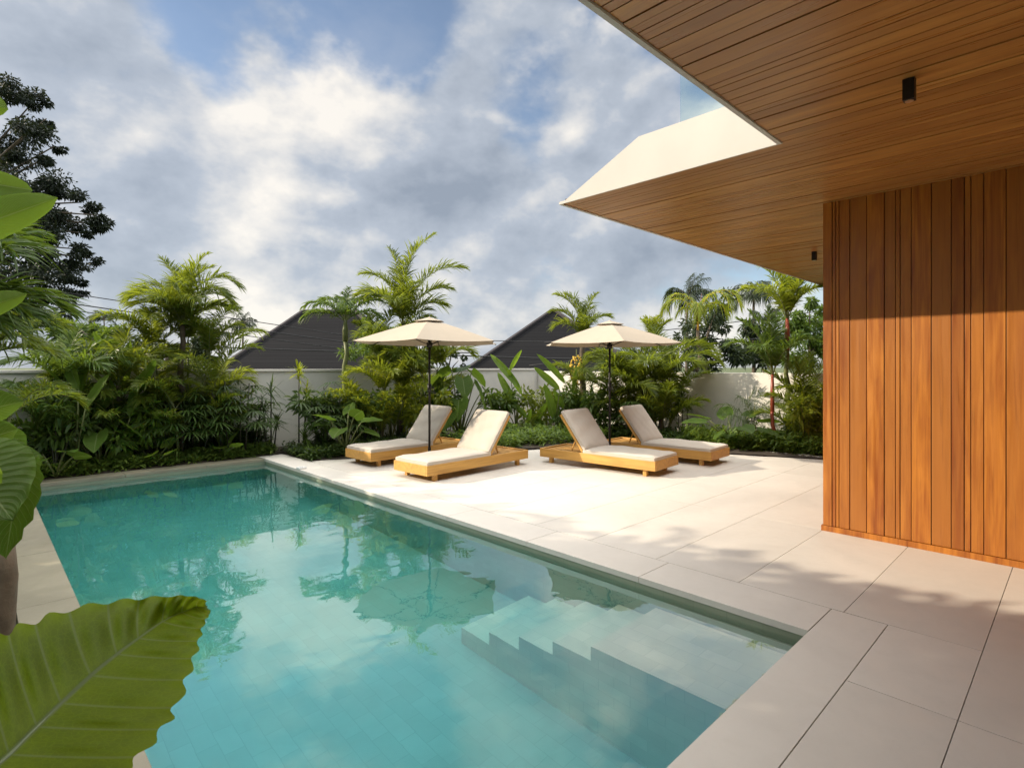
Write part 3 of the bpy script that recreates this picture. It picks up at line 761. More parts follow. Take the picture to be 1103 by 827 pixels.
for yy in (2.3, 1.45):
    m = MB(); m.box(4.345, 4.388, yy - .025, yy + .025, HZ + T, HZ + T + .09); o = m.build('clamp', M['black'], gl, bevel=.004); o.location = (-4.36, -1.8, -HZ - T)
# surface-mounted black downlights
def downlight(x, y, label, h=.12, w=.028):
    t = thing('ceiling_downlight', label, 'light', (x, y, HZ), 0, 'black ceiling downlights')
    m = MB(); m.box(-w, w, -w, w, -h, .0); m.build('housing', M['black'], t, bevel=.003)
    m = MB(); m.tube([(0, 0, -h - .001), (0, 0, -h - .004)], w * .75, 16); m.build('lens', M['steel'], t)
downlight(3.74, .68, 'black box downlight on the cedar soffit, the near and larger one')
downlight(8.40, 2.62, 'small black box downlight far along the soffit beside the timber wall')

# ================================================================== FURNITURE
def make_lounger(label):
    t = thing('sun_lounger', label, 'sun lounger', (0, 0, 0), 0, 'teak sun loungers')
    L, W = 2.1, .78; z0, z1 = .095, .235
    m = MB(); b = .035
    m.box(0, L, 0, b, z0, z1); m.build('side_rail', M['wood_teak'], t, bevel=.004)
    m = MB(); m.box(0, L, W - b, W, z0, z1); m.build('side_rail', M['wood_teak'], t, bevel=.004)
    m = MB(); m.box(.0, b, b + .001, W - b - .001, z0, z1); m.build('end_rail', M['wood_teak'], t, bevel=.004)
    m = MB(); m.box(L - b, L, b + .001, W - b - .001, z0, z1); m.build('end_rail', M['wood_teak'], t, bevel=.004)
    m = MB()
    for k in range(22):
        x = b + .01 + k * (L - 2 * b) / 22; m.box(x, x + .065, b + .001, W - b - .001, z1 - .045, z1 - .02)
    m.build('slats', M['wood_teak'], t, bevel=.002)
    for x in (.16, L - .22):
        for y in (.045, W - .105):
            m = MB(); m.box(x, x + .06, y, y + .06, 0, z0 + .07); m.build('leg', M['wood_teak_v'], t, bevel=.004)
    # seat mattress
    def pad(name, Lp, Wp, Tp, loc, ry):
        me = bpy.data.meshes.new(name); bm = bmesh.new()
        bmesh.ops.create_grid(bm, x_segments=24, y_segments=14, size=.5)
        top = bm.verts[:]
        r = random.Random(int(Lp * 100))
        for v in top:
            u, w = v.co.x, v.co.y
            ed = min(.5 - abs(u), .5 - abs(w)); 
            puff = min(1, ed / .10); v.co = Vector(((u + .5) * Lp, (w + .5) * Wp, Tp * (.72 + .28 * math.sin(puff * pi / 2)) + .004 * math.sin(u * 17 + w * 5) + .003 * math.sin(w * 23 - u * 9)))
        g = bmesh.ops.extrude_face_region(bm, geom=bm.faces[:])
        for v in [q for q in g['geom'] if isinstance(q, bmesh.types.BMVert)]: v.co.z = 0
        bmesh.ops.recalc_face_normals(bm, faces=bm.faces[:])
        bm.to_mesh(me); bm.free(); me.materials.append(M['cushion'])
        for p in me.polygons: p.use_smooth = True
        o = bpy.data.objects.new(name, me); COL.objects.link(o); o.parent = t; o.location = loc; o.rotation_euler = (0, ry, 0)
        q = MB(); e = .012; r0 = .03; loop = []
        for (cx, cy, a0) in ((Lp - e - r0, Wp - e - r0, 0), (e + r0, Wp - e - r0, 90), (e + r0, e + r0, 180), (Lp - e - r0, e + r0, 270)):
            for k in range(4): an = radians(a0 + k * 30); loop.append((cx + cos(an) * (r0 + .010), cy + sin(an) * (r0 + .010), Tp * .70))
        loop.append(loop[0]); q.tube(loop, .0055, 6, cap=False); q.build('piping', M['cushion'], o, smooth=True)
        bv = o.modifiers.new('round', 'BEVEL'); bv.width = .012; bv.segments = 3; bv.limit_method = 'ANGLE'; bv.angle_limit = radians(50)
        return o
    pad('seat_mattress', 1.24, W - .03, .08, (.015, .015, z1 - .012), 0)
    A = radians(53); bl = .74; hx = 1.29
    back = pad('back_mattress', bl, W - .05, .075, (hx - .045, .025, z1 + .03), -A)
    # back frame below the mattress
    m = MB(); m.box(0, bl - .03, -.010, .03, -.045, -.004); m.box(0, bl - .03, W - .11, W - .07, -.045, -.004)
    for k in range(7): m.box(.04 + k * .1, .10 + k * .1, .031, W - .111, -.025, -.005)
    o = m.build('backrest', M['wood_teak'], t, bevel=.002); o.location = (hx - .045, .045, z1 + .03); o.rotation_euler = (0, -A, 0)
    for y in (.24, W - .26):
        m = MB(); m.tube([(hx + .22, y, z1 + .25), (hx + .34, y, z1 - .03)], .012, 8); m.build('prop', M['wood_teak'], t)
    return t
def copy_tree(o, parent=None):
    c = o.copy(); COL.objects.link(c); c.parent = parent
    for ch in list(o.children): copy_tree(ch, c)
    return c
def place(o, x, y, rz): o.location = (x, y, 0); o.rotation_euler = (0, 0, rz)
l2 = make_lounger('teak sun lounger with cream mattress, in front of the left umbrella pole')
l1 = copy_tree(l2); l1['label'] = 'leftmost teak sun lounger, between the left umbrella pole and the planting'
l3 = copy_tree(l2); l3['label'] = 'teak sun lounger with shaded backrest, in front of the right umbrella pole'
l4 = copy_tree(l2); l4['label'] = 'rightmost teak sun lounger, beyond the right umbrella pole'
place(l2, 4.46, 6.27, radians(3)); place(l1, 4.50, 7.85, radians(2))
place(l3, 7.80, 4.36, radians(95)); place(l4, 9.22, 4.20, radians(94))
# folded towel on lounger 2

def make_umbrella(label):
    t = thing('parasol', label, 'umbrella', (0, 0, 0), 0, 'cream parasols')
    R, zr, za = 1.25, 2.0, 2.38; f0 = CAZ - pi / 2     # one rib towards the camera side
    m = MB(); m.tube([(0, 0, .0), (0, 0, .035)], [.22, .21], 28); m.tube([(0, 0, .03), (0, 0, .28)], .026, 12); m.build('base', M['black'], t)
    m = MB(); m.tube([(0, 0, .02), (0, 0, za - .02)], .019, 14); m.build('pole', M['black'], t, smooth=True)
    m = MB(); m.tube([(0, 0, 1.18), (0, 0, 1.32)], .034, 14); m.tube([(.03, 0, 1.25), (.09, 0, 1.25)], .010, 8)
    m.tube([(.09, 0, 1.25), (.09, 0, 1.16)], .008, 8); m.tube([(.09, 0, 1.16), (.13, 0, 1.16)], .010, 8); m.build('crank', M['black'], t, smooth=True)
    m = MB(); m.tube([(0, 0, 1.92), (0, 0, 2.0)], [.045, .05], 14); m.build('hub', M['black'], t, smooth=True)
    m = MB(); m.tube([(0, 0, za - .01), (0, 0, za + .03), (0, 0, za + .045)], [.03, .022, .005], 12); m.build('finial', M['canopy'], t, smooth=True)
    # canopy: six panels that sag a little between the ribs
    m = MB(); K = 7; J = 6; ring = []
    def P(i, a):     # i radial 0..K, a in units of panel
        p = int(math.floor(a)) % 6; f = a - math.floor(a)
        a0 = f0 + p * pi / 3; a1 = a0 + pi / 3; rr = R * i / K
        x = (cos(a0) * (1 - f) + cos(a1) * f) * rr; y = (sin(a0) * (1 - f) + sin(a1) * f) * rr
        tt = i / K; z = za + (zr - za) * (tt ** 1.12)
        sagf = 4 * f * (1 - f) * tt; x *= 1 - .035 * sagf * tt; y *= 1 - .035 * sagf * tt
        return (x, y, z - .022 * sagf)
    V = [(0, 0, za)]; 
    for i in range(1, K + 1):
        for j in range(6 * J): V.append(P(i, j / J))
    Fs = [(0, 1 + j, 1 + (j + 1) % (6 * J)) for j in range(6 * J)]
    for i in range(K - 1):
        b = 1 + i * 6 * J
        for j in range(6 * J): j2 = (j + 1) % (6 * J); Fs.append((b + j, b + 6 * J + j, b + 6 * J + j2, b + j2))
    m.add(V, Fs); c = m.build('canopy', M['canopy'], t); md = c.modifiers.new('thick', 'SOLIDIFY'); md.thickness = .003
    m = MB(); V = []     # top vent cap
    rc = .26
    V = [(0, 0, za + .035)] + [(cos(f0 + k * pi / 3) * rc, sin(f0 + k * pi / 3) * rc, za - .035) for k in range(6)]
    m.add(V, [(0, 1 + k, 1 + (k + 1) % 6) for k in range(6)]); c = m.build('vent_cap', M['canopy'], t); md = c.modifiers.new('thick', 'SOLIDIFY'); md.thickness = .003
    for k in range(6):
        a = f0 + k * pi / 3; c_, s_ = cos(a), sin(a)
        pts = [(c_ * R * q / 6 * .995, s_ * R * q / 6 * .995, za + (zr - za) * ((q / 6) ** 1.12) - .014) for q in range(7)]
        m = MB(); m.tube(pts, .007, 6); rib = m.build('rib', M['black'], t, smooth=True)
        m = MB(); m.tube([(c_ * .04, s_ * .04, 1.97), (c_ * R * .48, s_ * R * .48, pts[3][2] - .01)], .006, 6); m.build('strut', M['black'], t, smooth=True)
    return t
u1 = make_umbrella('cream parasol on a black pole between the two left loungers')
u2 = copy_tree(u1); u2['label'] = 'cream parasol on a black pole between the two right loungers'
u1.location = (5.38, 7.50, .0); u2.location = (8.05, 5.83, -.0)

# small white return-grille box on the coping at the pool's far corner
x, y = 3.70, 8.55
t = thing('pool_skimmer', 'small white plastic fitting at the edge of the pool, near its far corner', 'pool fitting', (x, y, 0))
m = MB(); m.box(-.07, .05, -.06, .06, .0005, .03); m.build('body', M['white_plastic'], t, bevel=.008)
m = MB(); m.tube([(-.01, 0, .03), (-.01, 0, .038)], .035, 14); m.build('lid', M['white_plastic'], t)

# ================================================================== PLANTS
def pleaf(mb, b, t, sidepx, width, shape, fold=.15, sag=.0, wave=.0, nw=9, vo=.0, side_d=0.0, **k):
    """broad leaf given by two points (px, py, distance) and the sideways direction seen from the camera"""
    B = pix(*b); T = pix(*t); s = RT * sidepx[0] + np.array([0, 0, -1.0]) * sidepx[1] + FW * side_d
    broad(mb, B, T, s, width, shape, fold, sag, wave=wave, nw=nw, vo=vo, **k); return B, T

# ---- foreground: the huge elephant-ear leaf in the lower left corner
def front_leaf():
    x, y = ground(-190, 1.0)
    t = thing('elephant_ear_plant', 'large ribbed elephant ear leaf filling the lower left corner above the pool', 'plant', (x, y, 0))
    tab = [((-95, 905), (-140, 800), (45, 925)), ((-60, 872), (-95, 760), (92, 885)), ((-20, 838), (-50, 722), (122, 850)), ((10, 812), (-20, 694), (150, 815)),
           ((40, 782), (8, 679), (174, 785)), ((66, 757), (37, 669), (189, 762)), ((98, 727), (74, 657), (202, 732)), ((126, 704), (116, 648), (209, 709)),
           ((149, 687), (150, 644), (214, 690)), ((175, 669), (182, 642), (218, 677)), ((196, 659), (203, 641.5), (222, 667)), ((212, 654), (216, 644), (225.5, 662)), ((224, 653), (223, 647), (227, 657))]
    tab = np.array(tab, float); NU, NV = 96, 14
    sgrid = np.linspace(0, len(tab) - 1, NU + 1); i0 = np.minimum(sgrid.astype(int), len(tab) - 2); fr = (sgrid - i0)[:, None, None]
    def cr(i): return tab[np.clip(i, 0, len(tab) - 1)]
    p0, p1, p2, p3 = cr(i0 - 1), cr(i0), cr(i0 + 1), cr(i0 + 2); f = fr
    C = .5 * ((2 * p1) + (-p0 + p2) * f + (2 * p0 - 5 * p1 + 4 * p2 - p3) * f**2 + (-p0 + 3 * p1 - 3 * p2 + p3) * f**3)
    V = []; UV = []
    for a in range(NU + 1):
        mid, U, Lw = C[a]; s = sgrid[a]; rib = math.cos(2 * pi * s)         # +1 on a vein, -1 between
        for b in range(-NV, NV + 1):
            v = b / NV; q = U if v > 0 else Lw; w = abs(v)
            scal = 1 + ((.022 + .026 * abs(math.sin(s * 2.3 + (1.7 if v > 0 else .4)))) * (-rib)) * w ** 3 * min(1, (NU - a) / 8)
            px, py = mid + (q - mid) * w * scal
            # side veins leave the midrib and sweep towards the tip
            bow = 4 * w * (1 - w); dirt = (C[min(a + 1, NU)][0] - C[max(a - 1, 0)][0]); dirt = dirt / (np.linalg.norm(dirt) + 1e-6)
            px += dirt[0] * bow * -2.2; py += dirt[1] * bow * -2.2
            hgt = .455 - .030 * w ** 1.3 * (1 if v > 0 else .7) + .0042 * rib * math.sin(pi * min(1, w * .95)) + .003 * (-rib) * w ** 4
            hgt += .012 * max(0, (s - 10.5) / 2)
            dd = hgt * F / (py - HY); V.append(pix(px, py, dd)); UV.append(((v + 1) / 2, (s + .5) / 13.0))
    m = MB(); nn = 2 * NV + 1
    i = np.arange(NU)[:, None] * nn + np.arange(nn - 1)[None]
    Fq = np.stack([i, i + 1, i + nn + 1, i + nn], -1).reshape(-1, 4)
    V = np.array(V); V[:, 0] -= x; V[:, 1] -= y
    m.arr(V, Fq, 0, np.array(UV)); lf = m.build('leaf', [M['leaf_big'], M['stem']], t, smooth=True)
    mid = [V[a * nn + NV] - [0, 0, .004] for a in range(0, NU + 1, 6)]
    r = MB(); r.tube(mid, [.0065 * (1 - .85 * k / (len(mid) - 1)) for k in range(len(mid))], 8); r.build('midrib', M['midrib'], t, smooth=True)
    s_ = MB(); e = mid[0]; s_.tube([(0, 0, 0), (0, 0, .5), tuple((e + np.array([0, 0, .9])) / 2 + [0, 0, .1]), tuple(e)], [.03, .022, .014, .008], 10); s_.build('stalk', M['stem'], t, smooth=True)
M['midrib'] = plain('leaf_midrib', (.17, .22, .06), .45, .15, 9, bmp=0)
# make the vein pattern of the big leaf follow its 13 ribs
front_leaf()

# ---- foreground plants along the left edge
t = thing('elephant_ear_plant', 'tall elephant ear plant at the left edge with lit upright leaves', 'plant', (*ground(-14, 1.75), 0))
bx, by = ground(-14, 1.75)
def left_part(m, name, mats, smooth=True, root=None):
    V = np.array(m.v); V[:, 0] -= root[0]; V[:, 1] -= root[1]; m.v = list(map(tuple, V)); return m.build(name, mats, root[2], smooth=smooth)
R1 = (bx, by, t)
m = MB(); m.tube([pix(-8, 760, 1.75) * [1, 1, 0], pix(-2, 690, 1.75), pix(4, 620, 1.75), pix(0, 560, 1.75)], [.045, .040, .036, .03], 14); left_part(m, 'trunk', M['bark_light'], root=R1)
crown = pix(0, 560, 1.75)
for b, tp, sd, w, shp, kw in [
    ((-4, 505, 2.0), (47, 492, 2.15), (.1, 1.0), .115, sh_heart, dict(fold=.5, wave=.06, nw=6, vo=.2, side_d=.5)),
    ((22, 505, 1.6), (6, 602, 1.5), (1.0, -.1), .085, sh_heart, dict(fold=.2, wave=.09, nw=7, vo=.1)),
    ((-34, 500, 1.5), (14, 560, 1.45), (.9, .5), .12, sh_heart, dict(fold=.2, wave=.07, nw=7, vo=.2)),
    ((-30, 445, 2.0), (26, 432, 2.1), (.1, 1.0), .07, sh_heart, dict(fold=.4, wave=.05, side_d=.7)),
    ((-20, 465, 2.3), (20, 520, 2.3), (.9, .3), .12, sh_heart, dict(fold=.2, wave=.05)),
    ((-40, 480, 1.9), (20, 462, 2.0), (.1, 1.0), .075, sh_heart, dict(fold=.3, wave=.05, side_d=.6))]:
    m = MB(); B, T_ = pleaf(m, b, tp, sd, w, shp, **kw); petiole(m, crown, B, .007); left_part(m, 'leaf', [M['leaf_broad'], M['stem']], root=R1)
# banana with its blades coming in from the left
bx, by = ground(-120, 1.9); t = thing('banana_plant', 'banana plant with pale green blades reaching in at the upper left edge', 'plant', (bx, by, 0)); R2 = (bx, by, t)
m = MB(); m.tube([(bx, by, 0), (bx, by, .9), (bx + .02, by, 1.6)], [.09, .075, .05], 12); left_part(m, 'pseudostem', M['stem'], root=R2)
for b, tp, sd, w, kw in [((-75, 262, 1.7), (62, 213, 1.9), (.35, 1.0), .062, dict(fold=.45, side_d=.9)), ((-70, 348, 1.6), (29, 317, 1.75), (.3, 1.0), .042, dict(fold=.4, side_d=.8)),
                         ((-60, 190, 1.8), (35, 205, 2.1), (.1, 1), .05, dict(fold=.3, side_d=.7)), ((-50, 100, 1.8), (9, 118, 1.9), (.1, 1), .05, dict(fold=.3, side_d=.5)), ((-60, 500, 1.3), (2, 520, 1.35), (.2, 1), .05, dict(fold=.3, side_d=.5))]:
    m = MB(); B, T_ = pleaf(m, b, tp, sd, w, sh_paddle, **kw); petiole(m, (bx + .02, by, 1.55), B, .008); left_part(m, 'leaf', [M['leaf_banana'], M['stem']], root=R2)
# overhanging dark palm fronds at the left edge
palm('foxtail_palm', 'dark palm at the left edge whose fronds hang beside the banana leaves', 'palm', -90, 3.2, 2.0,
     [(-10, 40, 75, .78), (15, 55, 90, .75), (-30, 20, 60, .7), (30, 10, 50, .7), (60, 60, 70, .8), (-50, 45, 90, .8), (5, 0, 40, .6), (-15, -10, 30, .62), (150, 50, 80, .8)],
     tr=.06, ll=.26, lw=.020, npair=38, seed=21, leaf='leaf_mid')
palm('areca_palm', 'feathery palm at the left edge in front of the big dark tree', 'palm', -20, 5.2, 1.7,
     [(0, 60, 85, .75), (30, 75, 70, .8), (-20, 30, 70, .75), (10, 15, 50, .6), (-40, 55, 80, .7), (60, 50, 80, .8), (170, 60, 80, .9)],
     tr=.05, ll=.24, lw=.018, npair=36, seed=22, stems=((.1, .2, 1.1, .1, 0, 5, .8, 55),))

# ---- big dark tree beyond the wall, upper left
D_ = 18.0; bxy = ground(-60, D_); bl = []
for (px, py, r, dd) in [(12, 103, 22, 0), (34, 112, 14, .5), (-30, 120, 40, 0), (30, 142, 24, -.6), (5, 165, 30, .6), (50, 128, 10, 0), (46, 172, 17, 0), (20, 198, 30, -.8), (58, 158, 8, .3), (-35, 190, 45, .5), (60, 208, 20, .4),
                        (88, 218, 16, 0), (104, 232, 13, -.5), (112, 243, 8, .2), (70, 236, 22, .5), (45, 240, 28, -.6), (96, 252, 12, 0), (15, 250, 35, 0), (78, 268, 20, -.3), (96, 278, 9, .5),
                        (52, 285, 28, .5), (20, 300, 35, -.5), (78, 300, 16, 0), (58, 320, 22, .3), (-30, 280, 45, 0), (82, 318, 8, 0), (40, 338, 26, 0), (2, 95, 14, .4), (-20, 345, 40, 0)]:
    c = pix(px, py, D_ + dd) - np.array([bxy[0], bxy[1], 0]); rr = r / F * D_
    bl.append((tuple(c), (rr, rr, rr * .62), (r / 22) ** 1.7))
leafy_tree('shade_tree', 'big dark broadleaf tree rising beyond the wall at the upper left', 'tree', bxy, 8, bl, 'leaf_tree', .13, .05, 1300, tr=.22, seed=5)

# ---- far vegetation and roofs behind the garden wall
def pos(px, py, d, b): return tuple(pix(px, py, d) - np.array([b[0], b[1], 0]))
def screen_tree(label, px, d, blobs_, leaf='leaf_far', ls=.22, lw=.10, n=500, h=3, seed=1, name='broadleaf_tree', group='trees beyond the garden wall'):
    n = int(n * 1.8); ls *= .75; lw *= .75; b = ground(px, d); cl = [(pos(a, c, d + k, b), (r / F * d, r / F * d, r / F * d * .8), (r / 20) ** 1.5) for a, c, r, k in blobs_]
    return leafy_tree(name, label, 'tree', b, h, cl, leaf, ls, lw, n, tr=.10, group=group, seed=seed)
screen_tree('bright green broadleaf tree beyond the wall between the big dark tree and the tall palm', 110, 14.5, [(70, 365, 24, 0), (95, 350, 18, .4), (120, 362, 20, 0), (85, 388, 26, 0), (130, 385, 22, -.4), (108, 375, 20, .6), (55, 345, 14, 0)], 'leaf_mid', .2, .075, 620, 3, 31)
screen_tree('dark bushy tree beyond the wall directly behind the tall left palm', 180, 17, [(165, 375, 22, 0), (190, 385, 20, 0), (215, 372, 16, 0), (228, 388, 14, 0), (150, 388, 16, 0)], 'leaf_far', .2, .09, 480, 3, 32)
screen_tree('loose green tree beyond the wall hiding the right slope of the left roof', 405, 16, [(398, 360, 16, 0), (412, 375, 18, 0), (390, 385, 14, 0), (420, 355, 12, 0), (430, 385, 16, 0)], 'leaf_mid', .2, .06, 420, 3, 37)
screen_tree('small thin tree beyond the wall between the two dark roofs', 483, 21, [(476, 382, 9, 0), (488, 378, 8, 0), (494, 388, 8, 0), (478, 394, 8, 0), (470, 372, 6, 0)], 'leaf_far', .17, .11, 260, 2.2, 33)
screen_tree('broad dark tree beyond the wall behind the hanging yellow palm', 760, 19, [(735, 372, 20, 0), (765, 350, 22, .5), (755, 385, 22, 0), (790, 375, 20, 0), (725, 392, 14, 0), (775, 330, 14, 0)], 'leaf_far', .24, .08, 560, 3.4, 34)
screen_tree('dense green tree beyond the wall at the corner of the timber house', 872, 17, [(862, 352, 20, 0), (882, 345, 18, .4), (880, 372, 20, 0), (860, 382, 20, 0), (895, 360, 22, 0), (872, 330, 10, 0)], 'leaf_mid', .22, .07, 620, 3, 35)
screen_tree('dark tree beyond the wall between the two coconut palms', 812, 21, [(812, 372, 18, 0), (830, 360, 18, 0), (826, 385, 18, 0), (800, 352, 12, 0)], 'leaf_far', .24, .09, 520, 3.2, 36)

def coco(label, px, py, d, rpx, n, seed, name='coconut_palm', drp=1.0, group='far coconut palms'):
    rng = np.random.default_rng(seed); top = pix(px, py, d); L = rpx / F * d * 1.25
    fr = [(rng.uniform(0, 360), rng.uniform(5, 80), rng.uniform(60, 115) * drp, L * rng.uniform(.8, 1.1)) for _ in range(n)]
    return palm(name, label, 'palm', px, d, top[2], fr, tr=.13 if rpx > 24 else .05, group=group, leaf='leaf_far', rach='bark', ll=L * .26, lw=L * .022, npair=24, seed=seed, rr=.03, ldroop=.8, vee=.1)
coco('far coconut palm above the right parasol, left one of the two', 740, 322, 46, 26, 16, 41)
coco('far coconut palm left of the red stemmed palm, right one of the two', 812, 322, 50, 25, 16, 42)
for i, (px, py, r, d, lb) in enumerate([(262, 352, 17, 30, 'small far palm against the sky just left of the first dark roof'), (236, 362, 14, 34, 'far palm half hidden behind the tall left palm'),
                                         (112, 345, 13, 40, 'tiny far palm in front of the power cables at left'), (822, 350, 22, 40, 'low far palm under the right coconut palm')]):
    coco(lb, px, py, d, r, 12, 50 + i, name='far_palm', group='small palms in the distance')

def house_roof(label, d, pts, ridge, ez, depth):
    """hipped roof: left eave px, right eave px, ridge ends px and ridge py"""
    l = pix(pts[0], HY, d); r = pix(pts[1], HY, d); base = (l + r) / 2
    t = thing('neighbour_house', label, 'building', (float(base[0]), float(base[1]), 0))
    inv = -np.array([base[0], base[1], 0]); bk = FW * depth; a, b = ridge[0], ridge[1]
    R0 = pix(a[0], a[1], d + depth / 2); R1_ = pix(b[0], b[1], d + depth / 2); R1_[2] = R0[2]
    E = [l * [1, 1, 0] + [0, 0, ez], r * [1, 1, 0] + [0, 0, ez], r * [1, 1, 0] + bk + [0, 0, ez], l * [1, 1, 0] + bk + [0, 0, ez]]
    V = [q + inv for q in E] + [R0 + inv, R1_ + inv]; V += [q - [0, 0, .10] for q in V[:4]]
    m = MB(); m.add(V, [(0, 1, 5, 4), (1, 2, 5), (2, 3, 4, 5), (3, 0, 4), (6, 7, 1, 0), (7, 8, 2, 1), (8, 9, 3, 2), (9, 6, 0, 3), (6, 9, 8, 7)])
    rf = m.build('roof', M['roof'], t)
    m = MB()
    for i, k in ((0, 4), (1, 5), (4, 5), (3, 4), (2, 5)): m.tube([V[i] + [0, 0, .02], V[k] + [0, 0, .02]], .10, 6)
    m.build('ridge_cap', M['ridge'], rf)
    m = MB(); c = sum(V[:4]) / 4
    W = [c + (q - c) * .86 for q in V[:4]]; m.add([q * [1, 1, 0] for q in W] + [q * [1, 1, 0] + [0, 0, ez - .05] for q in W], [(0, 1, 5, 4), (1, 2, 6, 5), (2, 3, 7, 6), (3, 0, 4, 7)])
    m.build('wall', M['house'], t)
house_roof('neighbouring house with a dark hipped roof behind the small palm, left of the parasols', 23, (222, 452), ((326, 336), (384, 336)), 1.15, 7)
house_roof('neighbouring house with a dark pointed roof between the two parasols', 25, (488, 706), ((594, 335), (598, 335)), 1.05, 7)

def cable(label, a, b, sag, r=.02):
    A = pix(*a); B = pix(*b); ext = (B - A); A = A - ext * .6; B = B + ext * .6
    pts = [A + (B - A) * t - np.array([0, 0, sag * 4 * t * (1 - t)]) for t in np.linspace(0, 1, 22)]
    c = pts[11].copy(); m = MB(); m.tube([p - c for p in pts], r, 6); o = m.build('power_cable', M['cable'], smooth=True); o.location = c
    tag(o, label, 'cable', 'power cables across the sky')
cable('highest power cable at left, passing in front of the tall left palm', (75, 316, 17), (325, 354, 21), -.0, .014)
cable('middle power cable at left, sagging towards the first dark roof', (80, 326, 17), (325, 361, 21), .05, .018)
cable('lowest power cable at left, close above the garden wall plants', (80, 332, 17), (325, 368, 21), .08, .014)
cable('power cable crossing in front of the first dark roof', (250, 372, 20), (420, 377, 21), .1, .022)
cable('power cable between the parasols, in front of the second dark roof', (480, 366, 21), (640, 369, 21), .0, .014)
cable('lower power cable crossing the second dark roof', (470, 381, 21), (640, 386, 21), .05, .024)
cable('upper power cable at right beside the red stemmed palm', (700, 355, 20), (890, 332, 20), .1, .014)
cable('lower power cable at right behind the hanging yellow palm', (690, 378, 20), (890, 352, 20), .1, .018)

# ---- palms in the garden beds
palm('areca_palm', 'tallest areca palm of the left bed, its crown rising well above the wall', 'palm', 196, 9.6, 2.32,
     [(20, 84, 45, 1.35), (165, 82, 50, 1.3), (120, 78, 60, 1.2), (60, 80, 60, 1.3), (-30, 80, 70, 1.2), (5, 76, 128, 1.5), (-15, 66, 120, 1.25), (20, 70, 135, 1.15), (172, 74, 128, 1.3), (195, 66, 120, 1.15), (150, 70, 120, 1.1), (-70, 74, 110, 1.1), (-45, 55, 100, 1.0), (225, 60, 105, 1.0), (60, 50, 90, 1.0), (10, 40, 70, .95), (180, 45, 80, 1.0), (-90, 50, 80, .9)],
     tr=.05, ll=.34, lw=.020, npair=44, seed=61, stems=((-.15, .1, 1.85, -.25, .1, 7, 1.15, 66), (.12, -.1, 1.7, .25, -.1, 7, 1.15, 66), (.1, .1, 1.95, .05, .12, 6, 1.1, 70), (-.25, .1, 1.3, -.3, .1, 6, 1.1, 62), (.2, -.1, 1.2, .25, -.1, 6, 1.1, 62), (.0, .15, .9, .1, .2, 6, .9, 60), (-.1, -.2, .9, -.1, -.2, 5, .9, 55)), basal=9, group='areca palms in the beds')
palm('manila_palm', 'small palm with a drooping crown in front of the left dark roof', 'palm', 372, 11.6, 2.15,
     [(175, 45, 85, 1.05), (5, 50, 75, .95), (200, 25, 75, .9), (-20, 25, 70, .9), (60, 65, 80, .9), (120, 65, 80, .9), (-70, 50, 90, .8), (230, 50, 90, .8), (150, 60, 95, 1.0), (35, 62, 80, 1.0), (90, 80, 40, .8)],
     tr=.055, ll=.25, lw=.026, npair=32, seed=62, shaft=.45, trunk_mat='stem', leaf='leaf_mid', ldroop=.5, rr=.012)
palm('areca_palm', 'tallest areca palm behind the left parasol, one frond arching to the right', 'palm', 434, 12.2, 2.45,
     [(12, 88, 60, 2.35), (150, 86, 40, 1.9), (60, 86, 40, 2.0), (2, 72, 92, 2.15), (-8, 62, 80, 1.5), (168, 78, 88, 1.75), (190, 68, 105, 1.4), (120, 78, 50, 1.6), (150, 62, 95, 1.4), (-60, 72, 90, 1.4), (230, 64, 100, 1.3), (-90, 50, 80, 1.2), (20, 55, 85, 1.2)],
     tr=.06, ll=.42, lw=.024, npair=46, seed=63, stems=((-.35, -.1, 1.7, -.35, -.1, 7, 1.3, 62), (.3, -.2, 1.5, .3, -.25, 7, 1.25, 60), (.0, .2, 1.9, .2, .2, 6, 1.3, 62), (-.2, -.35, 1.1, -.25, -.3, 6, 1.05, 58), (.35, .1, .9, .5, .0, 5, 1.0, 50), (.1, -.35, 1.3, .0, -.3, 6, 1.1, 60)), basal=9, group='areca palms in the beds')
palm('areca_palm', 'bushy lower areca palm just left of the left parasol pole', 'palm', 412, 11.2, 1.0,
     [(90, 80, 50, 1.1), (170, 60, 95, 1.0), (0, 65, 95, 1.1), (-60, 60, 90, 1.0), (220, 60, 90, 1.0), (40, 70, 80, 1.1), (130, 65, 85, 1.1)],
     tr=.04, ll=.30, lw=.022, npair=34, seed=64, leaf='leaf_lime', stems=((.2, .0, .8, .2, -.1, 6, .95, 62), (-.2, .1, .7, -.2, .1, 5, .9, 60)), basal=9, group='areca palms in the beds')
palm('areca_palm', 'areca palm with a ragged crown above the left edge of the right parasol', 'palm', 628, 13.6, 2.25,
     [(150, 82, 55, 1.35), (172, 80, 75, 1.45), (160, 66, 80, 1.2), (30, 82, 50, 1.3), (8, 66, 85, 1.0), (190, 55, 100, .9), (-80, 60, 90, .9), (60, 72, 60, 1.1)],
     tr=.075, ll=.36, lw=.024, npair=40, seed=65, stems=((-.2, .0, 1.2, -.2, -.1, 5, 1.0, 60), (.25, -.1, 1.1, .2, -.1, 6, 1.1, 62)), basal=9, group='areca palms in the beds')
b = ground(621, 13.4); t = thing('fruit_cluster', 'hanging cluster of yellow palm fruits left of the right parasol', 'fruit', (*b, 1.9))
mm = MB(); rng = np.random.default_rng(3)
for k in range(110):
    a = rng.uniform(0, 2 * pi); z = -rng.uniform(0, .75); r = .05 + .11 * math.sin(min(1, -z / .75) * pi); p = np.array([cos(a) * r, sin(a) * r, z]); s = .022
    mm.tube([p - [0, 0, s], p, p + [0, 0, s]], [s * .5, s, s * .5], 6)
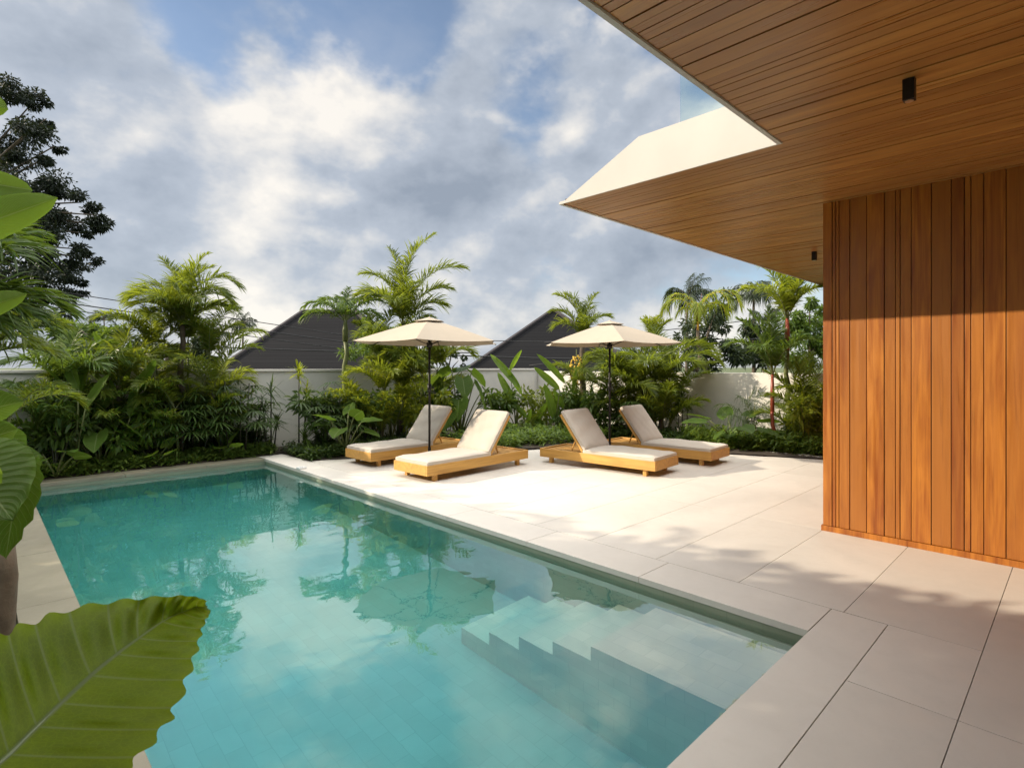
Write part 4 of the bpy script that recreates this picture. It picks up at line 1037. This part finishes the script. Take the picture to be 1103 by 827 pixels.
tag(mm.build('fruits', M['fruit'], t, smooth=True), kind='stuff'); mm = MB(); mm.tube([(0, 0, .12), (0, 0, -.7)], .012, 6); mm.build('stalk', M['stem'], t)
palm('areca_palm', 'areca palm right behind the right parasol pole with dark arching fronds', 'palm', 676, 12.6, 1.05,
     [(10, 72, 115, 1.7), (25, 76, 100, 1.6), (-15, 66, 115, 1.5), (165, 72, 95, 1.4), (100, 82, 50, 1.5), (150, 66, 90, 1.3), (60, 76, 70, 1.5), (-60, 66, 95, 1.3), (220, 62, 95, 1.2), (200, 74, 85, 1.3)],
     tr=.05, ll=.38, lw=.024, npair=42, seed=66, stems=((.2, .1, .9, .25, .0, 6, 1.2, 62), (-.2, .0, .8, -.2, .0, 6, 1.2, 62), (.1, -.3, .6, .1, -.2, 5, 1.0, 60)), basal=9, group='areca palms in the beds')
palm('areca_palm', 'areca palm with long fronds bowing right between the right parasol and the yellow palm', 'palm', 712, 12.2, 1.1,
     [(5, 70, 125, 1.9), (-10, 62, 120, 1.7), (20, 74, 110, 1.8), (170, 66, 100, 1.4), (90, 80, 60, 1.7), (45, 72, 95, 1.7), (130, 72, 80, 1.5), (-50, 62, 110, 1.3), (230, 60, 90, 1.2), (150, 50, 80, 1.2)],
     tr=.05, ll=.36, lw=.024, npair=44, seed=67, stems=((.25, .0, .8, .2, -.1, 6, 1.2, 60), (-.15, .2, .9, -.2, .1, 6, 1.2, 62)), basal=9, group='areca palms in the beds')
palm('golden_palm', 'yellow palm with hanging fronds and a thin spear leaf right of the right parasol', 'palm', 752, 12.9, 2.45,
     [(10, 82, 175, 1.3), (170, 82, 180, 1.5), (200, 84, 190, 1.7), (250, 84, 185, 1.2), (300, 84, 190, 1.7), (350, 86, 180, 1.8), (190, 86, 150, .9), (90, 84, 60, .8), (30, 76, 90, .9)],
     tr=.05, ll=.24, lw=.026, npair=26, seed=68, leaf='leaf_lime', ldroop=.8, rach='fruit', rr=.014)
for ch in bpy.data.objects:
    if ch.name.startswith('golden_palm'):
        mm = MB(); mm.tube([(0, 0, 2.4), (.02, -.02, 2.8), (.05, -.06, 3.3)], [.014, .010, .003], 6); mm.tube([(.0, .03, 2.4), (.03, .05, 2.75), (.08, .03, 3.05)], [.010, .007, .002], 6); mm.build('spear_leaf', M['stem_red'], ch)
palm('fan_tuft_palm', 'small bright tufted palm above the right end of the right parasol', 'palm', 704, 13.2, 2.1,
     [(k * 36, 68 + (k % 3) * 8, 50, .75) for k in range(10)], tr=.04, ll=.24, lw=.02, npair=26, seed=69, leaf='leaf_lime')
palm('lipstick_palm', 'tall ringed palm with a red shaft, right of the yellow palm near the timber wall', 'palm', 848, 11.0, 1.95,
     [(178, 76, 62, 1.55), (165, 82, 40, 1.35), (10, 74, 45, 1.15), (150, 64, 85, 1.2), (90, 86, 20, 1.1), (-20, 66, 75, 1.0), (-60, 74, 60, 1.1), (40, 62, 75, 1.1), (215, 62, 90, 1.1)],
     tr=.050, ll=.34, lw=.026, npair=40, seed=70, shaft=.62, trunk_mat='stem', rach='stem_red', leaf='leaf_lime', rr=.012, group='red stemmed palms')
palm('lipstick_palm', 'shorter palm with a bright red stem at the foot of the tall ringed palm', 'palm', 832, 10.8, .75,
     [(100, 86, 25, 1.4), (170, 74, 55, 1.35), (185, 60, 85, 1.2), (60, 76, 50, 1.3), (20, 66, 70, 1.1), (140, 80, 40, 1.4), (-60, 64, 75, 1.1), (230, 58, 85, 1.1)],
     tr=.038, ll=.32, lw=.026, npair=38, seed=71, shaft=.75, trunk_mat='stem_red', rach='stem_red', leaf='leaf_mid', rr=.011, group='red stemmed palms')
palm('lipstick_palm', 'young leafy palm between the red stemmed palms and the timber wall', 'palm', 866, 10.6, .35,
     [(90, 84, 30, 1.5), (150, 74, 55, 1.4), (20, 76, 45, 1.6), (0, 66, 65, 1.3), (50, 78, 40, 1.7), (-50, 62, 75, 1.2), (180, 66, 75, 1.1), (120, 80, 40, 1.6)],
     tr=.03, ll=.32, lw=.026, npair=38, seed=72, trunk_mat='stem', leaf='leaf_palm', rr=.010, basal=5, stems=((.2, -.1, .6, .1, -.1, 5, 1.1, 62),), group='red stemmed palms')
palm('sparse_palm', 'thin dark palm seedling against the wall left of the red stemmed palms', 'palm', 812, 11.2, .15,
     [(100, 78, 75, 1.1), (160, 70, 90, 1.1), (30, 74, 85, 1.1), (190, 60, 85, .9), (60, 82, 60, 1.2)], tr=.02, ll=.30, lw=.014, npair=20, seed=73, leaf='leaf_dark', ldroop=.9)
palm('areca_palm', 'leafy palm between the big tree and the tallest left palm, low over the wall', 'palm', 128, 9.0, 1.3,
     [(10, 62, 110, 1.1), (160, 66, 100, 1.2), (90, 80, 40, 1.1), (60, 70, 80, 1.1), (190, 55, 85, 1.0), (-60, 64, 90, 1.0), (-20, 50, 90, 1.0), (120, 70, 70, 1.1)],
     tr=.045, ll=.30, lw=.024, npair=36, seed=74, stems=((-.2, .1, .9, -.2, 0, 6, 1.0, 60), (.2, 0, .8, .2, 0, 6, 1.0, 58)), basal=9, group='areca palms in the beds')
palm('areca_palm', 'leafy palm at the far left of the pool end bed', 'palm', 70, 8.4, 1.25,
     [(10, 62, 110, 1.1), (160, 66, 100, 1.0), (90, 80, 40, 1.1), (60, 70, 80, 1.1), (-60, 64, 90, 1.0), (-20, 50, 90, 1.0), (120, 70, 70, 1.1), (-100, 50, 80, 1)],
     tr=.045, ll=.30, lw=.026, npair=34, seed=75, leaf='leaf_mid', stems=((-.2, .1, .9, -.2, 0, 6, 1.0, 60), (.2, 0, .7, .2, 0, 6, 1.0, 58)), basal=9, group='areca palms in the beds')
palm('areca_palm', 'low golden palm on the wall right of the tallest left palm', 'palm', 236, 10.2, 1.0,
     [(170, 62, 110, .8), (10, 60, 105, .8), (90, 78, 60, .9), (50, 66, 90, .9), (130, 66, 90, .9), (-60, 60, 90, .8)],
     tr=.035, ll=.24, lw=.02, npair=32, seed=76, leaf='leaf_lime', stems=((-.15, .1, .7, -.2, 0, 6, .8, 60),), basal=9, group='areca palms in the beds')

# ---- cane plants, lady palms, broad-leaved plants
rhapis('lady_palm', 'dark bushy lady palm in the pool end bed, right of the tallest palm', 'shrub', ground(258, 9.9), [(-.45, 0, 1.2), (-.2, .15, 1.35), (0, -.05, 1.25), (.2, .1, 1.3), (.4, 0, 1.05), (-.3, -.1, .9), (.1, -.15, .85), (.5, .1, .8)], group='lady palms', r=.30)
rhapis('lady_palm', 'dark lady palm under the tallest palm of the pool end bed', 'shrub', ground(196, 9.35), [(-.5, 0, .9), (-.2, .1, 1.05), (0, -.05, .9), (.25, .1, 1.0), (.45, -.1, .7), (-.3, -.1, .7)], group='lady palms', r=.30, seed=10)
rhapis('lady_palm', 'dark lady palm low behind the pool end groundcover, left part of the bed', 'shrub', ground(135, 8.9), [(-.5, 0, .8), (-.2, .1, 1.0), (0, -.05, .9), (.25, .1, .8), (.45, 0, .7)], group='lady palms', r=.30, seed=11)
rhapis('lady_palm', 'dark spiky lady palm left of the left loungers, against the wall', 'shrub', ground(362, 10.7), [(-.5, 0, .95), (-.2, .1, 1.2), (.05, -.05, 1.0), (.3, .1, 1.1), (.5, -.1, .8), (-.35, -.25, .6), (.2, -.3, .6)], group='lady palms', r=.32, seed=12)
rhapis('lady_palm', 'dark lady palm between the two right loungers and the wall', 'shrub', ground(700, 12.3), [(-.4, 0, .8), (-.15, .1, 1.1), (.1, 0, .95), (.35, .1, 1.0), (.5, -.1, .7)], group='lady palms', r=.30, seed=13)
rhapis('lady_palm', 'dark lady palm behind the rightmost lounger backrest', 'shrub', ground(682, 11.9), [(-.3, 0, .6), (0, .1, .8), (.25, 0, .65)], group='lady palms', r=.28, seed=14)
tuft_plant('cane_plant', 'thin dark cane plant on the wall just right of the pool end bushes', 'plant', ground(292, 10.3), [(0, 0, 1.25), (-.12, .05, .8), (.1, .0, .6)], ll=.36, lw=.026, n=40, seed=81, leaf='leaf_dark', group='cane plants against the wall')
tuft_plant('cane_plant', 'cane plant with bright green rosette at the wall top, below the left roof', 'plant', ground(322, 10.6), [(0, 0, 1.55), (.15, 0, 1.2)], ll=.30, lw=.030, n=44, seed=82, leaf='leaf_lime', group='cane plants against the wall')
tuft_plant('cane_plant', 'slim green rosette plant against the wall just left of the right parasol pole', 'plant', ground(637, 13.2), [(0, 0, 1.15), (.1, 0, .5), (-.15, 0, .75)], ll=.34, lw=.028, n=44, seed=83, group='cane plants against the wall')
tuft_plant('cane_plant', 'dark cane plant with drooping rosettes between the right parasol and the broad leaf clump', 'plant', ground(735, 12.2), [(0, 0, 1.0), (.25, 0, .75), (-.2, 0, .8)], ll=.36, lw=.028, n=46, seed=84, leaf='leaf_dark', stem='stem_dark', group='cane plants against the wall')
tuft_plant('cane_plant', 'short spiky plant low against the wall near the left end of the left lounger', 'plant', ground(340, 10.3), [(0, 0, .4), (.25, .1, .5), (-.2, 0, .3)], ll=.34, lw=.024, n=46, seed=85, leaf='leaf_mid', group='cane plants against the wall')

def heliconia(label, px, d, spec, seed):
    """spec: (end px, end py, start of blade py, half width m)"""
    rng = np.random.default_rng(seed); b = ground(px, d); t = thing('heliconia', label, 'plant', (*b, 0), 0, 'tall banana-like plants at the wall')
    for (x0, y0, x1, y1, hw) in spec:
        B = pix(x0, y0, d + rng.uniform(-.3, .3)) - [b[0], b[1], 0]; T_ = pix(x1, y1, d + rng.uniform(-.4, .4)) - [b[0], b[1], 0]
        m = MB(); m.tube([(0, 0, 0), B * [.35, .35, .55], B], [.018, .013, .007], 7, 1)
        sd = np.cross(T_ - B, FW + rng.normal(0, .4, 3)); broad(m, B, T_, sd, hw, sh_paddle, .35, .06, wave=.012, nw=5, rng=rng); m.build('leaf', [M['leaf_banana'], M['stem']], t, smooth=True)
heliconia('tall plant with banana-like leaves against the wall, left clump between the parasols', 556, 12.9,
          [(560, 418, 528, 378, .085), (556, 438, 536, 398, .09), (549, 400, 562, 375, .06), (562, 425, 546, 395, .07), (545, 440, 534, 452, .07), (568, 450, 548, 430, .07), (575, 460, 590, 430, .07), (560, 470, 542, 448, .06), (566, 462, 572, 438, .06)], 91)
heliconia('tall plant with banana-like leaves against the wall, right clump between the parasols', 598, 12.7,
          [(609, 413, 578, 378, .085), (603, 420, 575, 393, .08), (598, 455, 586, 410, .11), (617, 425, 621, 395, .05), (607, 440, 596, 418, .07), (594, 450, 600, 425, .07), (586, 465, 572, 440, .08), (604, 470, 614, 448, .06), (590, 470, 580, 455, .07)], 92)
broad_plant('elephant_ear_plant', 'clump of large dark green leaves behind the leftmost lounger backrest', 'plant', ground(496, 12.2),
            [(170, .45, 1.35, .50, .25, -50), (200, .35, 1.15, .55, .26, -60), (0, .3, 1.25, .45, .22, -60), (-30, .5, 1.0, .45, .2, -65), (90, .2, 1.5, .45, .22, 20), (-90, .35, .9, .5, .24, -50), (230, .5, .8, .45, .2, -45), (20, .6, .95, .4, .16, -70), (-70, .2, 1.35, .45, .2, -60), (150, .25, 1.55, .5, .24, -30), (40, .3, 1.5, .5, .22, -40), (-110, .5, .7, .5, .22, -50), (0, .55, .6, .45, .2, -40), (180, .6, .8, .5, .22, -55)], leaf='leaf_broad', seed=101, group='clumps of broad leaves')
broad_plant('elephant_ear_plant', 'low dark broad leaved clump at the wall foot, left of the red stemmed palms', 'plant', ground(790, 11.0),
            [(180, .55, .50, .50, .17, 5), (0, .5, .5, .5, .17, 5), (-90, .4, .45, .5, .17, 0), (-50, .5, .4, .5, .17, -10), (230, .5, .4, .5, .17, -10), (90, .3, .6, .45, .17, 25), (150, .5, .55, .5, .17, 15), (30, .45, .6, .45, .16, 20), (-120, .3, .3, .4, .15, 0), (-20, .6, .35, .4, .14, -10)], leaf='leaf_broad', seed=102, group='clumps of broad leaves')
broad_plant('elephant_ear_plant', 'plant with one large hanging heart leaf at the left end of the pool bed', 'plant', ground(108, 8.6),
            [(180, .35, 1.05, .55, .24, -50), (200, .55, .75, .45, .19, -40), (0, .3, .75, .4, .17, -30), (-60, .3, .6, .4, .16, -30), (120, .3, 1.2, .45, .2, -20)], leaf='leaf_broad', seed=103, group='clumps of broad leaves')
broad_plant('elephant_ear_plant', 'mid green clump of broad leaves low beside the left end of the leftmost lounger', 'plant', ground(372, 10.1),
            [(180, .3, .55, .4, .15, 0), (0, .3, .6, .4, .15, 10), (-90, .3, .5, .4, .15, -10), (-45, .3, .7, .35, .14, 30), (225, .3, .65, .4, .15, 25), (90, .2, .75, .35, .13, 40), (-20, .4, .45, .35, .13, -10)], leaf='leaf_broad', seed=104, group='clumps of broad leaves')
broad_plant('elephant_ear_plant', 'round leaved plant in the groundcover near the far left corner of the pool', 'plant', ground(60, 8.0),
            [(180, .2, .35, .28, .12, 0), (0, .25, .3, .28, .12, 10), (-90, .2, .3, .3, .12, -10), (-30, .3, .4, .3, .12, 10)], leaf='leaf_broad', seed=105, group='clumps of broad leaves')
for k, (px, d, lb) in enumerate([(165, 8.95, 'round bright leaves standing over the pool end groundcover, left one of the two bright plants'),
                                 (236, 9.65, 'round bright leaves standing over the pool end groundcover, right one of the two bright plants')]):
    broad_plant('round_leaf_plant', lb, 'plant', ground(px, d), [(180, .18, .26, .22, .12, 25), (10, .2, .30, .22, .12, 60), (-60, .2, .2, .2, .11, 20), (90, .12, .3, .2, .1, 50), (220, .3, .2, .2, .1, 10), (-20, .35, .22, .2, .11, 30)], leaf='leaf_banana', seed=110 + k, group='round leaved plants')

heliconia('tall plant with banana-like leaves at the left, beside the tallest palm of the pool bed', 128, 8.9,
          [(130, 420, 100, 352, .10), (128, 430, 140, 362, .09), (120, 425, 84, 385, .09), (140, 430, 168, 382, .09), (118, 440, 92, 415, .08), (135, 445, 160, 420, .08), (124, 450, 118, 405, .09), (140, 450, 150, 400, .08)], 93)
heliconia('tall plant with banana-like leaves near the far left corner of the pool', 82, 8.3,
          [(85, 420, 62, 360, .10), (84, 430, 100, 372, .09), (76, 430, 48, 392, .09), (92, 440, 118, 400, .08), (80, 445, 58, 425, .08), (86, 450, 84, 400, .09)], 94)
for k, (px, d, lf, lb) in enumerate([(160, 9.1, 'leaf_banana', 'bright leafy bush under the tallest left palm'), (222, 9.8, 'leaf_mid', 'mid green leafy bush just left of the dark lady palm'), (60, 8.1, 'leaf_mid', 'leafy bush at the far left end of the pool bed'),
                                     (395, 11.0, 'leaf_mid', 'leafy bush behind the leftmost lounger'), (655, 12.6, 'leaf_mid', 'leafy bush behind the right umbrella pole'), (868, 10.6, 'leaf_lime', 'bright bush at the foot of the timber wall corner'), (455, 11.6, 'leaf_lime', 'yellow green bush behind the left umbrella pole'), (350, 10.6, 'leaf_dark', 'dark bush under the small palm, left of the leftmost lounger'), (385, 11.3, 'leaf_palm', 'olive green bush between the small palm and the left parasol'), (478, 12.4, 'leaf_dark', 'dark bush just right of the left umbrella pole'), (545, 13.0, 'leaf_mid', 'low bush at the foot of the left banana-like clump'), (580, 13.2, 'leaf_palm', 'olive bush between the two banana-like clumps'), (612, 12.9, 'leaf_mid', 'low bush at the foot of the right banana-like clump')]):
    rng = np.random.default_rng(300 + k); b = ground(px, d); t = thing('leafy_bush', lb, 'shrub', (*b, 0), 0, 'leafy bushes in the beds')
    c = MB(); m = MB()
    for q in range(9):
        e = np.array([rng.normal(0, .28), rng.normal(0, .12), rng.uniform(.35, 1.0)]); c.tube([(0, 0, 0), tuple(e * [.5, .5, .6]), tuple(e)], [.012, .009, .005], 5)
        bush_leaves(m, e, (.22, .2, .2), 70, .17, .05, rng, shell=.1)
    c.build('branches', M['stem_dark'], t); m.build('foliage', M[lf], t)

# ---- groundcover (nobody could count it)
def groundcover(name, label, poly, n, ls, lw, hh, leaf, seed, elev=(.1, 1.2)):
    rng = np.random.default_rng(seed); P = np.array(poly); lo = P.min(0); hi = P.max(0); pts = []
    def inside(x, y):
        c = False; j = len(P) - 1
        for i in range(len(P)):
            if (P[i][1] > y) != (P[j][1] > y) and x < (P[j][0] - P[i][0]) * (y - P[i][1]) / (P[j][1] - P[i][1]) + P[i][0]: c = not c
            j = i
        return c
    while len(pts) < n // 14:
        x, y = rng.uniform(lo[0], hi[0]), rng.uniform(lo[1], hi[1])
        if inside(x, y): pts.append((x, y))
    C = np.repeat(np.array(pts), 14, 0); k = len(C); hz = np.repeat(rng.uniform(.4, 1, len(pts)), 14) * hh
    az = rng.uniform(0, 2 * pi, k); el = rng.uniform(elev[0], elev[1], k)
    D = np.stack([np.cos(az) * np.cos(el), np.sin(az) * np.cos(el), np.sin(el)], 1); S = np.stack([-np.sin(az), np.cos(az), rng.normal(0, .3, k)], 1)
    B = np.stack([C[:, 0] + rng.normal(0, .03, k), C[:, 1] + rng.normal(0, .03, k), hz * rng.uniform(.1, 1, k)], 1)
    m = MB(); blades(m, B, D, S, ls * rng.uniform(.6, 1.2, k), lw, .5, prof=((0, .2), (.35, 1), (.7, .8), (1, .04)))
    return tag(m.build(name, M[leaf]), label, kind='stuff')
groundcover('groundcover', 'low leafy groundcover along the far end of the pool', [(-.4, 10.3), (4.0, 10.3), (4.0, 10.75), (-.4, 10.8)], 9000, .15, .028, .22, 'leaf_ground', 121)
groundcover('groundcover', 'dark low groundcover at the pool corner beside the leftmost lounger', [(4.1, 9.12), (6.85, 9.12), (7.0, 10.2), (4.12, 10.6)], 9000, .12, .035, .22, 'leaf_dark', 122)
groundcover('groundcover', 'low plants behind the lounger heads', [(6.8, 9.2), (7.1, 7.72), (9.65, 7.15), (10.2, 6.3), (11.2, 7.5), (9, 10)], 9000, .16, .035, .35, 'leaf_ground', 123)
groundcover('groundcover', 'bright leafy groundcover near the foot of the red stemmed palms', [(10.32, 5.4), (10.62, 3.6), (10.84, 2.2), (11.9, 2.2), (11.9, 4.5), (11.0, 6.2)], 13000, .18, .035, .38, 'leaf_ground', 124)
groundcover('groundcover', 'dark groundcover in front of the right hand wall', [(9.7, 7.1), (10.36, 5.5), (11.2, 5.8), (11.4, 7.4), (10.4, 7.9)], 6000, .15, .035, .28, 'leaf_dark', 125)
groundcover('groundcover', 'dark low plants filling the pool end bed against the wall', [(-.6, 10.7), (4.0, 10.7), (4.0, 11.25), (-.6, 11.25)], 8000, .24, .04, .6, 'leaf_dark', 126)
groundcover('groundcover', 'low plants in the bed along the left side of the pool', [(-1.4, 2.2), (-.02, 2.6), (.1, 10.2), (-1.4, 10.2)], 7000, .16, .03, .2, 'leaf_ground', 127)

# ---- the tall hedge on the sunny side of the pool, outside the picture; its shade covers the water
def tall_hedge():
    rng = np.random.default_rng(130); t = thing('bamboo_hedge', 'tall dense hedge along the sunny left side of the garden', 'hedge', (HEDGE_X, 7, 0))
    m = MB(); n = 42000
    y = rng.uniform(-3, 19, n); base = np.interp(y, [-3, 2, 3, 4.5, 5.1, 7, 9.5, 12.5, 14, 19], [2.5, 2.7, 3.6, 2.7, 4.6, 4.55, 4.2, 3.9, 3.3, 3.0]) + HEDGE_H
    top = base + .10 * np.sin(y * 3.1) + .10 * np.sin(y * 7.7 + 1) + .07 * np.sin(y * 17.3 + 2)
    z = top * rng.uniform(0, 1, n) ** .85; x = rng.normal(0, .16, n)
    el = rng.uniform(-.6, .9, n); az = rng.uniform(0, 2 * pi, n)
    D = np.stack([np.cos(az) * np.cos(el), np.sin(az) * np.cos(el), np.sin(el)], 1); S = rng.normal(0, 1, (n, 3))
    blades(m, np.stack([x, y - 7, z], 1), D, S, .26 * rng.uniform(.6, 1.2, n), .10, .2)
    for k in range(26):
        yy = rng.uniform(-2, 18); tz = float(np.interp(yy, [-3, 2, 3, 4.5, 5.1, 7, 9.5, 12.5, 14, 19], [2.5, 2.7, 3.6, 2.7, 4.6, 4.55, 4.2, 3.9, 3.3, 3.0])) + HEDGE_H
        frond(m, (0, yy - 7, tz - .5), rng.uniform(0, 2 * pi), 1.2, 1.3, rng.uniform(.7, 1.1), 22, .3, .03, rng=rng)
    m.build('foliage', [M['leaf_dark'], M['stem']], t)
    m = MB(); 
    for k in range(30): yy = -3 + k * .73; m.tube([(0, yy - 7, 0), (.03, yy - 7, 2), (0, yy - 7, 3.8)], [.04, .03, .015], 6)
    m.build('canes', M['stem'], t)
HEDGE_X, HEDGE_H = -2.6, 0.0
tall_hedge()
